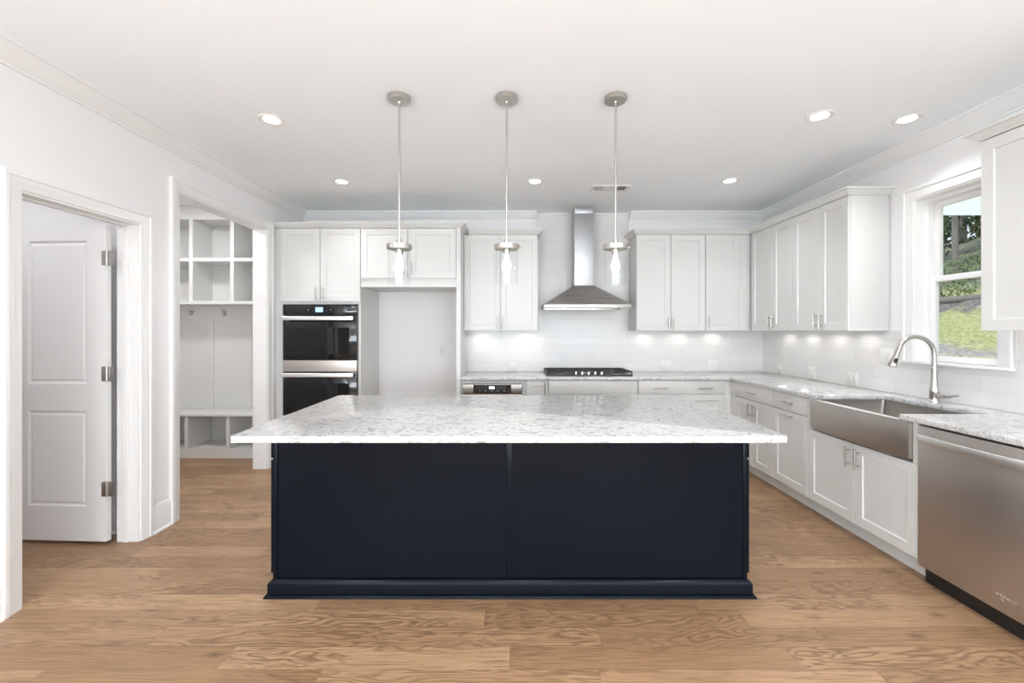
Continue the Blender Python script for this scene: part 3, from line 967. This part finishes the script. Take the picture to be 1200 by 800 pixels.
# ---------------------------------------------------------------- microwave drawer
mw = thing('microwave_drawer', 'steel microwave drawer built in under the back worktop', 'microwave', (0, YF, 0))
mx0, mx1 = -0.503, 0.101
MB().box(mx0 + 0.008, mx1 - 0.008, DT, 0.55, 0.446, 0.828).build('body', M['black'], mw, smooth=0)
p = MB().box(mx0, mx1, -0.016, DT - 0.001, 0.735, 0.829, 0.002).build('fascia', M['steel_h'], mw)
# sloped black control strip
cp = MB().prism([(-0.016, 0.748), (-0.055, 0.751), (-0.058, 0.758), (-0.024, 0.826), (-0.016, 0.826)], 0, 1, 0,
                fn=lambda a, b, h: ((-0.395 + h * 0.385), a, b)).build('control_panel', M['black_glass'], mw)
slope = lambda s: (-0.058 + 0.034 * s - 0.0008, 0.758 + 0.068 * s)
ya, za = slope(0.42); yb2, zb = slope(0.78)
d = bmesh.new()
vs = [d.verts.new(q) for q in ((-0.235, ya, za), (-0.180, ya, za), (-0.180, yb2, zb), (-0.235, yb2, zb))]
d.faces.new(vs)
dm = MB(); dm.bm.free(); dm.bm = d
dm.build('display', M['display_w'], cp, smooth=0)
for i, bx in enumerate((-0.325, -0.270, -0.207, -0.140, -0.080)):
    yy, zz = slope(0.16)
    MB().box(bx - 0.008, bx + 0.008, yy - 0.001, yy + 0.001, zz - 0.004, zz + 0.004).build('button', M['icon'], cp, smooth=0)
for r_ in range(3):
    for cidx in range(4):
        yy, zz = slope(0.42 + 0.2 * r_)
        for bx in (-0.36 + cidx * 0.028, -0.15 + cidx * 0.026):
            MB().box(bx - 0.004, bx + 0.004, yy - 0.0008, yy + 0.001, zz - 0.002, zz + 0.002).build('key', M['icon'], cp, smooth=0)
MB().box(mx0, mx1, -0.012, DT - 0.001, 0.728, 0.734).build('gap_strip', M['black'], mw, smooth=0)
MB().box(mx0, mx1, -0.016, DT - 0.001, 0.448, 0.727, 0.002).build('drawer_front', M['steel_h'], mw)

# ---------------------------------------------------------------- gas cooktop
CX = 0.8175
ck = thing('gas_cooktop', 'black five-burner gas cooktop set in the worktop below the hood', 'cooktop', (CX, 4.80, CT + 0.0004))
MB().prism(rounded_rect(-0.455, 0.455, -0.235, 0.235, 0.015), 0, 0.012, 0.003).build('base', M['black'], ck, smooth=30)
for bx, by, br in ((-0.30, -0.11, 0.040), (-0.30, 0.12, 0.048), (0.0, 0.06, 0.06), (0.30, -0.11, 0.048), (0.30, 0.12, 0.040)):
    bn = MB().lathe([(br * 1.1, 0.0122), (br * 1.1, 0.018), (br * 0.8, 0.022), (0, 0.022)], 24, Matrix.Translation((bx, by, 0))).build('burner', M['nickel'], ck)
    MB().lathe([(br * 0.75, 0.0222), (br * 0.78, 0.028), (br * 0.6, 0.031), (0, 0.031)], 24, Matrix.Translation((bx, by, 0))).build('burner_cap', M['iron'], bn)
for gx0, gx1, notch in ((-0.45, -0.155, False), (-0.148, 0.148, True), (0.155, 0.45, False)):
    g = MB()
    y0, y1 = (-0.09 if notch else -0.225), 0.225
    zt0, zt1 = 0.036, 0.050
    bw = 0.011
    for yy in (y0, y1 - bw): g.box(gx0, gx1, yy, yy + bw, zt0, zt1, 0.002)
    for xx in (gx0, gx1 - bw): g.box(xx, xx + bw, y0, y1, zt0, zt1, 0.002)
    xc = (gx0 + gx1) / 2
    g.box(xc - bw / 2, xc + bw / 2, y0, y1, zt0, zt1, 0.002)
    for yy in ((-0.11, 0.0, 0.12) if not notch else (0.0, 0.06, 0.13)):
        g.box(gx0, gx1, yy - bw / 2, yy + bw / 2, zt0, zt1, 0.002)
    for xx in (gx0, gx1 - bw):
        for yy in (y0, y1 - bw): g.box(xx, xx + bw, yy, yy + bw, 0.0122, zt0 + 0.002)
    g.build('grate', M['iron'], ck)
for i in range(5):
    kx = -0.142 + i * 0.069
    k = MB().lathe([(0.021, 0.0122), (0.021, 0.017), (0.015, 0.019), (0.0135, 0.040), (0.011, 0.043), (0, 0.043)], 22, Matrix.Translation((kx, -0.185, 0)))
    k.box(kx - 0.003, kx + 0.003, -0.201, -0.169, 0.041, 0.047, 0.001)
    k.build('knob', M['chrome'], ck)

# ---------------------------------------------------------------- range hood
HX = 0.803
hd = thing('range_hood', 'stainless pyramid range hood with tall duct above the cooktop', 'range hood', (HX, YB - 0.010, 0))
hw, hf = 0.462, -0.502
m = MB()
z0, z1 = 1.664, 1.885
cw, cf = 0.106, -0.262
bm = m.bm
a = [bm.verts.new(q) for q in ((-hw, 0, z0), (hw, 0, z0), (hw, hf, z0), (-hw, hf, z0))]
b2 = [bm.verts.new(q) for q in ((-cw - 0.004, 0, z1), (cw + 0.004, 0, z1), (cw + 0.004, cf - 0.004, z1), (-cw - 0.004, cf - 0.004, z1))]
for i in range(4): bm.faces.new((a[i], a[(i + 1) % 4], b2[(i + 1) % 4], b2[i]))
bm.faces.new(a[::-1]); bm.faces.new(b2)
bmesh.ops.recalc_face_normals(bm, faces=bm.faces)
m.build('canopy', M['steel_x'], hd, smooth=0)
m = MB()
m.box(-hw, hw, hf - 0.004, hf + 0.018, 1.624, 1.6638, 0.004)
m.box(-hw, -hw + 0.018, hf + 0.018, 0, 1.624, 1.6638, 0.002)
m.box(hw - 0.018, hw, hf + 0.018, 0, 1.624, 1.6638, 0.002)
m.box(-hw + 0.018, hw - 0.018, -0.02, 0, 1.624, 1.6638, 0.002)
m.build('rim', M['chrome'], hd)
m = MB()
m.box(-hw + 0.018, hw - 0.018, hf + 0.018, -0.02, 1.648, 1.656)
for i in range(40):
    xx = -hw + 0.05 + i * 0.0211
    m.box(xx, xx + 0.010, hf + 0.06, -0.05, 1.640, 1.648)
m.build('grease_filter', M['nickel'], hd, smooth=0)
for lx in (-0.21, 0.20): MB().cyl((lx, hf + 0.05, 1.636), (lx, hf + 0.05, 1.6475), 0.032, n=24).build('hood_lamp', M['plate'], hd)
MB().box(-cw, cw, cf, 0, z1 + 0.0004, 2.690, 0.0015).build('lower_duct', M['duct'], hd)
MB().box(-cw + 0.003, cw - 0.003, cf + 0.003, 0, 2.6902, CEIL - 0.0005, 0.0015).build('upper_duct', M['duct'], hd)

# ---------------------------------------------------------------- apron sink
sk = thing('apron_sink', 'stainless steel apron-front sink under the kitchen window', 'sink', (0, 0, 0))
zs0, zs1 = 0.658, 0.8738
def bow(y):
    t_ = (y - (SKF + SKN) / 2) / ((SKF - SKN) / 2)
    return 2.234 - 0.020 * (1 - t_ * t_)
n = 20
ys = [SKN + (SKF - SKN) * i / n for i in range(n + 1)]
outer = [(bow(y), y) for y in ys]
inner = [(2.262, y) for y in reversed(ys)]
m = MB().prism(outer + inner, zs0, 0.8698, 0.003)
m.build('apron', M['steel_h'], sk, smooth=40)
MB().prism([(x_ - 0.001, y_) for x_, y_ in outer] + inner, 0.8700, 0.8736, 0.0012).build('rim', M['pull'], sk, smooth=40)
# basin: walls with an inside
bx0, bx1, by0, by1, bz = 2.264, 2.790, SKN, SKF, 0.664
bm = bmesh.new()
def rr(x0, x1, y0, y1, r, z): return [bm.verts.new((x, y, z)) for x, y in rounded_rect(x0, x1, y0, y1, r, 5)]
R0 = rr(bx0, bx1, by0, by1, 0.02, bz)
R1 = rr(bx0, bx1, by0, by1, 0.02, zs1)
R2 = rr(bx0 + 0.004, bx1 - 0.03, by0 + 0.03, by1 - 0.03, 0.02, zs1)
R3 = rr(bx0 + 0.006, bx1 - 0.034, by0 + 0.034, by1 - 0.034, 0.03, bz + 0.035)
R4 = rr(bx0 + 0.02, bx1 - 0.05, by0 + 0.05, by1 - 0.05, 0.03, bz + 0.012)
for q, s in zip((R0, R1, R2, R3), (R1, R2, R3, R4)):
    k_ = len(q)
    for i in range(k_): bm.faces.new((q[i], q[(i + 1) % k_], s[(i + 1) % k_], s[i]))
bm.faces.new(R4); bm.faces.new(R0[::-1])
bmesh.ops.recalc_face_normals(bm, faces=bm.faces)
m = MB(); m.bm.free(); m.bm = bm
m.build('basin', M['basin'], sk, smooth=40)
MB().lathe([(0.0, 0.002), (0.045, 0.002), (0.055, 0.004), (0.057, 0.0005), (0, 0.0005)], 28, Matrix.Translation((2.56, 2.86, bz + 0.012))).build('drain', M['chrome'], sk)

# ---------------------------------------------------------------- faucet
FX, FY = 2.842, 2.930
fc = thing('faucet', 'satin nickel gooseneck pull-down faucet behind the apron sink', 'faucet', (FX, FY, CT + 0.0003))
MB().lathe([(0, 0), (0.031, 0), (0.031, 0.010), (0.026, 0.016), (0.026, 0.062), (0.028, 0.066), (0.028, 0.074), (0.020, 0.110), (0.0165, 0.160), (0.0155, 0.215), (0.019, 0.219), (0.019, 0.228), (0.015, 0.232), (0.0145, 0.236), (0, 0.236)], 28).build('body', M['nickel'], fc)
ra = 0.122
pts = [(0, 0, 0.2365), (0, 0, 0.30)]
for i in range(0, 21):
    a_ = R(180 * i / 20 * 0.90)
    pts.append((-ra + ra * math.cos(a_), 0, 0.315 + ra * math.sin(a_)))
MB().tube(pts, 0.0135, 18).build('spout', M['nickel'], fc)
e = Vector(pts[-1]); dvec = (Vector(pts[-1]) - Vector(pts[-2])).normalized()
hh = e + dvec * 0.002
sp_ = MB().tube([hh, hh + dvec * 0.03, hh + dvec * 0.060, hh + dvec * 0.110, hh + dvec * 0.122], [0.0140, 0.0150, 0.0175, 0.026, 0.0245], 22).build('spray_head', M['nickel'], fc)
bc = hh + dvec * 0.080 + Vector((-0.006, -0.0185, 0))
MB().lathe([(0, -0.020), (0.008, -0.016), (0.011, 0), (0.008, 0.016), (0, 0.020)], 16, Matrix.Translation(bc) @ Vector((0, 0, 1)).rotation_difference(dvec).to_matrix().to_4x4()).build('spray_button', M['black'], sp_)
m = MB()
m.cyl((0, -0.0255, 0.040), (0, -0.062, 0.040), 0.019, 0.016, n=20)
m.tube([(0, -0.062, 0.042), (0.004, -0.095, 0.046), (0.006, -0.128, 0.058), (0.006, -0.150, 0.062)], [0.010, 0.0085, 0.007, 0.0085], 14)
m.build('lever', M['nickel'], fc)

# ---------------------------------------------------------------- dishwasher
dwx0, dwx1 = 1.792, 2.412
dwt = thing('dishwasher', 'stainless steel dishwasher at the near end of the right run', 'dishwasher', (XF, dwx1, 0), RZ)
wd = dwx1 - dwx0
MB().box(0.006, wd - 0.006, 0.03, rdep - 0.02, 0.0, 0.858).build('body', M['black'], dwt, smooth=0)
MB().box(0.004, wd - 0.004, 0.045, 0.0295 + 0.0152, 0.004, 0.088).build('toe_panel', M['black'], dwt, smooth=0)
d = MB().box(0.003, wd - 0.003, -0.012, 0.029, 0.092, 0.862, 0.004).build('door', M['steel'], dwt)
n = 24
h = MB()
fr, bk = [], []
for i in range(n + 1):
    t_ = i / n
    xx = 0.022 + (wd - 0.044) * t_
    yy = -0.028 - 0.034 * (1 - (2 * t_ - 1) ** 2) ** 0.8
    fr.append((xx, yy - 0.010)); bk.append((xx, yy + 0.004))
h.prism(fr + bk[::-1], 0.776, 0.822, 0.005)
for xx in (0.040, wd - 0.040): h.cyl((xx, -0.032, 0.799), (xx, -0.0122, 0.799), 0.013, n=16)
h.build('handle', M['pull'], d, smooth=40)
# small raised script badge
lg = MB()
pts = []
for i in range(70):
    t_ = i / 69
    pts.append((0.395 + 0.085 * t_ + 0.003 * math.sin(t_ * 40), -0.0128, 0.168 + 0.0055 * math.sin(t_ * 47) * (0.45 + 0.55 * abs(math.sin(t_ * 5 + 0.6))) + 0.002 * t_))
lg.tube(pts, 0.0009, 6)
pts = [(0.437 + 0.020 * math.cos(R(a_)), -0.0128, 0.156 + 0.0045 * math.sin(R(a_))) for a_ in range(150, 400, 10)]
lg.tube(pts, 0.0009, 6)
lg.build('badge', M['chrome'], d)

# ---------------------------------------------------------------- kitchen window
WC = [(0.0, 0.0), (0.0, 0.010), (0.008, 0.014), (0.055, 0.016), (0.060, 0.024), (0.080, 0.024), (0.084, 0.018), (0.084, 0.0)]
wi = thing('window_1', 'white double-hung kitchen window above the sink', 'window')
wi['kind'] = 'structure'
def wall_r(a, b, h): return (XR - h, a, b)
m = MB().sweep([(WY0, WZ0), (WY0, WZ1), (WY1, WZ1), (WY1, WZ0)], WC, wall_r, side=1)
m.build('window_casing', M['trim'], wi)
MB().box(XR - 0.040, XR + 0.155, WY0 - 0.092, WY1 + 0.092, WZ0 - 0.016, WZ0 - 0.0004, 0.003).build('window_sill', M['trim'], wi)
m = MB()
m.box(XR, XR + 0.155, WY0, WY0 + 0.012, WZ0, WZ1)
m.box(XR, XR + 0.155, WY1 - 0.012, WY1, WZ0, WZ1)
m.box(XR, XR + 0.155, WY0 + 0.012, WY1 - 0.012, WZ1 - 0.012, WZ1)
# vinyl frame with parting strip
for y0, y1 in ((WY0 + 0.012, WY0 + 0.036), (WY1 - 0.036, WY1 - 0.012)):
    m.box(XR + 0.070, XR + 0.150, y0, y1, WZ0, WZ1 - 0.012)
m.box(XR + 0.070, XR + 0.150, WY0 + 0.036, WY1 - 0.036, WZ1 - 0.036, WZ1 - 0.012)
m.build('window_frame', M['vinyl'], wi, smooth=0)
def sash(xc, z0, z1, name, bottom, top):
    y0, y1 = WY0 + 0.037, WY1 - 0.037
    s_ = MB()
    st = 0.040
    s_.box(xc - 0.014, xc + 0.014, y0, y0 + st, z0, z1, 0.002)
    s_.box(xc - 0.014, xc + 0.014, y1 - st, y1, z0, z1, 0.002)
    s_.box(xc - 0.014, xc + 0.014, y0 + st, y1 - st, z0, z0 + bottom, 0.002)
    s_.box(xc - 0.014, xc + 0.014, y0 + st, y1 - st, z1 - top, z1, 0.002)
    so = s_.build(name, M['vinyl'], wi)
    MB().box(xc - 0.003, xc + 0.003, y0 + st - 0.004, y1 - st + 0.004, z0 + bottom - 0.004, z1 - top + 0.004).build('pane', M['glass'], so, smooth=0)
sash(XR + 0.094, WZ0 + 0.002, 1.772, 'lower_sash', 0.042, 0.040)
sash(XR + 0.126, 1.735, WZ1 - 0.037, 'upper_sash', 0.037, 0.036)

# ---------------------------------------------------------------- pendants
def pendant(x, y, label):
    p = thing('pendant_light', label, 'pendant lamp', (x, y, CEIL), 0, 'glass pendants over the island')
    MB().lathe([(0, -0.0005), (0.066, -0.0005), (0.066, -0.020), (0.062, -0.025), (0.012, -0.027), (0.010, -0.040), (0, -0.040)], 36).build('canopy', M['nickel'], p)
    MB().cyl((0, 0, -0.840), (0, 0, -0.0405), 0.0062, n=14).build('rod', M['nickel'], p)
    cp_ = MB().lathe([(0, -0.8405), (0.014, -0.8405), (0.016, -0.862), (0.024, -0.868), (0.026, -0.874), (0.074, -0.874), (0.074, -0.900), (0.066, -0.900), (0.066, -0.882), (0.022, -0.882), (0.021, -0.930), (0, -0.930)], 40).build('cap', M['nickel'], p)
    for k_ in range(3):
        a_ = R(8 + 120 * k_)
        dx, dy = math.cos(a_), math.sin(a_)
        MB().cyl((dx * 0.0742, dy * 0.0742, -0.887), (dx * 0.086, dy * 0.086, -0.887), 0.0075, n=14).build('thumb_screw', M['nickel'], cp_)
    r1, r2 = 0.0655, 0.0630
    MB().lathe([(r2, -0.884), (r1, -0.884), (r1, -1.106), (r1 - 0.0005, -1.108), (r2 + 0.0005, -1.108), (r2, -1.106)], 48, closed=True).build('shade', M['shade'], p)
    b_ = MB().lathe([(0.0125, -0.9305), (0.0135, -0.945), (0.020, -0.965), (0.028, -0.992), (0.028, -1.010), (0.020, -1.030), (0.008, -1.040), (0, -1.042)], 28).build('bulb', M['bulb_glass'], p)
    f_ = MB()
    pts_ = []
    for i in range(120):
        t_ = i / 119
        pts_.append((0.009 * math.cos(t_ * 6 * 2 * PI), 0.009 * math.sin(t_ * 6 * 2 * PI), -0.955 - 0.068 * t_))
    f_.tube(pts_, 0.0022, 6)
    f_.build('filament', M['filament'], b_)
    l = bpy.data.lights.new('bulb_glow', 'POINT')
    l.energy = BULB_W; l.shadow_soft_size = 0.02; l.color = (1.0, 0.92, 0.82)
    o_ = bpy.data.objects.new('bulb_glow', l); COL.objects.link(o_)
    o_.parent = p; o_.location = (0, 0, -0.99)
PY = 2.578
pendant(-0.668, PY, 'clear glass cylinder pendant hanging in front of the refrigerator niche cabinet')
pendant(-0.032, PY, 'middle clear glass cylinder pendant over the centre of the island')
pendant(0.613, PY, 'clear glass cylinder pendant hanging just right of the hood duct')

# ---------------------------------------------------------------- recessed downlights, added fill, vent
def downlight(x, y, label):
    d_ = thing('downlight', label, 'ceiling light', (x, y, CEIL), 0, 'recessed ceiling downlights')
    MB().lathe([(0.050, -0.0005), (0.080, -0.0005), (0.080, -0.004), (0.074, -0.008), (0.056, -0.006), (0.050, -0.002)], 36).build('trim_ring', M['plate'], d_)
    MB().lathe([(0, -0.0006), (0.0495, -0.0006), (0.0495, -0.0030), (0.036, -0.0045), (0, -0.005)], 32).build('lens', M['lens'], d_)
    l = bpy.data.lights.new('downlight_glow', 'AREA')
    l.shape = 'DISK'; l.size = 0.10; l.spread = R(115); l.energy = DOWN_W; l.color = (0.96, 0.97, 1.0)
    o_ = bpy.data.objects.new('downlight_glow', l); COL.objects.link(o_)
    o_.parent = d_; o_.location = (0, 0, -0.010)
downlight(-1.575, 2.85, 'round recessed ceiling light above the closet door, left of the pendants')
downlight(-1.580, 4.04, 'round recessed ceiling light in front of the oven cabinet')
downlight(0.213, 4.03, 'round recessed ceiling light in front of the cabinet left of the hood')
downlight(2.008, 4.01, 'round recessed ceiling light near the back right corner cabinets')
downlight(1.980, 2.80, 'larger-looking round recessed ceiling light right of the pendants, farther from the window')
downlight(2.580, 2.84, 'round recessed ceiling light right above the sink beside the window crown')
for lx in (-1.75, 0.15, 1.85):  # fill added at the ceiling behind the camera, without fixtures
    for ly in (0.4, -2.2):
        l = bpy.data.lights.new('overhead_fill', 'AREA')
        l.shape = 'DISK'; l.size = 0.12; l.energy = 15 if ly > 0 else 10; l.color = (0.96, 0.97, 1.0)
        l.spread = R(165)
        o = bpy.data.objects.new('overhead_fill', l); COL.objects.link(o); o.location = (lx, ly, CEIL - 0.012)

for lx, ly in ((-3.35, 2.2), (-3.3, 3.9)):  # unseen area lights added to brighten the closet and mudroom
    l = bpy.data.lights.new('side_room_fill', 'AREA')
    l.shape = 'DISK'; l.size = 0.25; l.energy = 7.5 if ly < 3 else 17.0; l.color = (0.98, 0.96, 0.97)
    o = bpy.data.objects.new('side_room_fill', l); COL.objects.link(o); o.location = (lx, ly, CEIL - 0.012)

v = thing('ceiling_vent', 'white ceiling air vent with dark louvres near the hood', 'vent', (0.945, 4.215, CEIL))
m = MB()
m.box(-0.185, 0.185, -0.085, -0.060, -0.008, -0.0005, 0.002)
m.box(-0.185, 0.185, 0.060, 0.085, -0.008, -0.0005, 0.002)
m.box(-0.185, -0.155, -0.060, 0.060, -0.008, -0.0005, 0.002)
m.box(0.155, 0.185, -0.060, 0.060, -0.008, -0.0005, 0.002)
m.box(-0.062, 0.072, -0.060, 0.060, -0.0075, -0.0005, 0.001)
m.build('frame', M['plate'], v)
MB().box(-0.155, -0.062, -0.060, 0.060, -0.002, -0.0006).build('backing', M['dark'], v, smooth=0)
MB().box(0.072, 0.155, -0.060, 0.060, -0.002, -0.0006).build('backing', M['dark'], v, smooth=0)
m = MB()
for x0, x1 in ((-0.155, -0.062), (0.072, 0.155)):
    for i in range(6):
        xx = x0 + (i + 0.5) * (x1 - x0) / 6
        m.box(-0.0055, 0.0055, -0.060, 0.060, -0.0005, 0.0005, 0, Matrix.Translation((xx, 0, -0.0062)) @ Matrix.Rotation(R(38 if x0 < 0 else -38), 4, 'Y'))
m.build('louvres', M['plate'], v, smooth=0)

# ---------------------------------------------------------------- outlets and switches
def outlet(loc, rz, label, gang=2, switch=False, group='outlets on the tile'):
    o_ = thing('wall_outlet' if not switch else 'wall_switch', label, 'outlet' if not switch else 'switch', loc, rz, group)
    w_ = 0.036 if gang == 1 else 0.058
    MB().box(-w_, w_, -0.006, 0.0, -0.058, 0.058, 0.003).build('plate', M['plate'], o_)
    for gx in ((0,) if gang == 1 else (-0.023, 0.023)):
        if switch:
            MB().box(gx - 0.016, gx + 0.016, -0.010, -0.0062, -0.033, 0.033, 0.002).build('rocker', M['plate'], o_)
        else:
            s_ = MB()
            s_.box(gx - 0.016, gx + 0.016, -0.0085, -0.0062, -0.033, 0.033, 0.001)
            so = s_.build('receptacle', M['plate'], o_)
            hs = MB()
            for dz in (-0.019, 0.014):
                for dx in (-0.006, 0.006): hs.box(gx + dx - 0.001, gx + dx + 0.001, -0.0090, -0.0086, dz, dz + 0.008)
            hs.build('slots', M['icon'], so, smooth=0)
yt = YB - 0.0094
outlet((-0.004, yt, 0.964), 0, 'white double outlet on back tile left of the cooktop')
outlet((1.808, yt, 0.973), 0, 'white double outlet on back tile just right of the cooktop')
outlet((2.362, yt, 0.972), 0, 'white double outlet on back tile nearest the back right corner')
xt = XR - 0.0094
outlet((xt, 4.790, 0.972), RZ, 'white double outlet on window wall tile nearest the back right corner')
outlet((xt, 4.265, 0.972), RZ, 'white double outlet on window wall tile in the middle of its row')
outlet((xt, 3.755, 0.972), RZ, 'white double outlet on window wall tile closest to the sink')
outlet((xt, 3.415, 1.186), RZ, 'white double switch on tile between wall cabinet and window', 2, True, 'switches')
outlet((-0.815, YB - 0.0004, 1.155), 0, 'white single outlet on the back wall inside the refrigerator niche', 1, False, 'outlets on painted wall')

# ---------------------------------------------------------------- outside the window
def hz_(x, y):
    s_ = max(0.0, x - 6.5)
    z = 0.30 + 0.045 * x + 0.27 * s_ - 0.0012 * s_ * s_
    z += 0.20 * mnoise.noise(Vector((x * 0.6, y * 0.6, 3.1))) + 0.09 * mnoise.noise(Vector((x * 1.9, y * 1.9, 7.7)))
    return z
bm = bmesh.new()
nx, ny = 70, 80
gx = [3.14 + (32 - 3.14) * (i / nx) ** 1.3 for i in range(nx + 1)]
gy = [-6 + 36 * k_ / ny for k_ in range(ny + 1)]
V = [[bm.verts.new((x, y, hz_(x, y) if x > 3.4 else 0.4)) for y in gy] for x in gx]
for i in range(nx):
    for k_ in range(ny):
        bm.faces.new((V[i][k_], V[i + 1][k_], V[i + 1][k_ + 1], V[i][k_ + 1]))
bmesh.ops.recalc_face_normals(bm, faces=bm.faces)
m = MB(); m.bm.free(); m.bm = bm
struct(m.build('ground', M['hill'], smooth=180))
pr = MB()
pr.box(XR + 0.17, 7.4, 0.2, 5.20, 2.76, 2.764)
struct(pr.build('roof', M['soffit'], smooth=0))

def leaves(mb, c, rad, count, size):
    bm_ = mb.bm
    for _ in range(count):
        while True:
            q = Vector((random.uniform(-1, 1), random.uniform(-1, 1), random.uniform(-1, 1)))
            if q.length < 1: break
        p_ = Vector(c) + Vector((q.x * rad[0], q.y * rad[1], q.z * rad[2]))
        nrm = Vector((random.gauss(0, 1), random.gauss(0, 1), random.gauss(0, 1))).normalized()
        u = nrm.orthogonal().normalized() * size * random.uniform(0.6, 1.2)
        v_ = nrm.cross(u).normalized() * size * 0.45
        bm_.faces.new([bm_.verts.new(p_ + d_) for d_ in (-u, -u * 0.1 - v_, u, -u * 0.1 + v_)])
def tree(x, y, h, r, label, leaf, name='tree', crown_from=0.35, spread=1.5, cnt=2200, lean=0.0):
    zb = hz_(x, y) - 0.1
    t_ = thing(name, label, 'tree', (x, y, zb), 0, 'trees on the hillside')
    MB().tube([(0, 0, 0), (lean * 0.2, 0.02, h * 0.3), (lean * 0.6, 0.05, h * 0.6), (lean, 0, h)], [r * 1.2, r, r * 0.8, r * 0.4], 12).build('trunk', M['bark'], t_)
    f_ = MB()
    for i in range(6):
        zc = h * (crown_from + (1 - crown_from) * (i + 0.5) / 6)
        leaves(f_, (lean * 0.7 + random.uniform(-1, 1) * spread * 0.5, random.uniform(-1, 1) * spread * 0.5, zc), (spread, spread, h * 0.15), cnt // 6, 0.16)
    f_.build('crown', leaf, t_, smooth=0)
tree(16.2, 15.9, 6.5, 0.085, 'grey trunked tree with bare lower stem seen through the upper sash', M['leaf_c'], crown_from=0.5, spread=0.9, cnt=1500)
tree(19.0, 20.2, 7.0, 0.16, 'dark leafy tree on the ridge at the left of the upper sash', M['leaf_a'], crown_from=0.1, spread=1.3, cnt=2600)
tree(23.5, 21.2, 7.0, 0.16, 'olive leafy tree on the ridge at the right of the upper sash', M['leaf_c'], crown_from=0.1, spread=1.3, cnt=2600)
tree(27.5, 26.6, 8.0, 0.2, 'tall dark tree behind the ridge trees', M['leaf_a'], crown_from=0.02, spread=1.7, cnt=4000)
def shrub(x, y, r, label, leaf):
    s_ = thing('shrub', label, 'shrub', (x, y, hz_(x, y) - 0.05), 0, 'shrubs on the hillside')
    MB().tube([(0, 0, 0), (0.03, 0.02, r * 0.5), (0.0, 0.05, r)], [0.03, 0.02, 0.01], 8).build('stem', M['bark'], s_)
    f_ = MB(); leaves(f_, (0, 0, r * 0.8), (r * 1.3, r * 1.3, r * 0.8), 520, 0.05)
    f_.build('foliage', leaf, s_, smooth=0)
shrub(11.6, 11.75, 0.55, 'bright green shrub low in the left of the upper sash', M['leaf_b'])
shrub(14.3, 13.7, 0.5, 'light green shrub on the slope right of the bright green one', M['leaf_b'])

def fallen_log(x, y, ln, r, ang, label):
    t_ = MB().tube([(-ln / 2, 0, 0), (-ln * 0.2, 0.03, 0.02), (ln * 0.2, -0.02, 0.0), (ln / 2, 0.02, 0.03)], [r * 0.9, r, r * 0.95, r * 0.7], 12).build('log', M['bark'])
    t_.location = (x, y, hz_(x, y) + r * 0.5); t_.rotation_euler = (0, 0, ang)
    tag(t_, label, 'log')
fallen_log(11.0, 10.75, 3.0, 0.10, R(100), 'grey fallen log lying across the slope below the meeting rail')
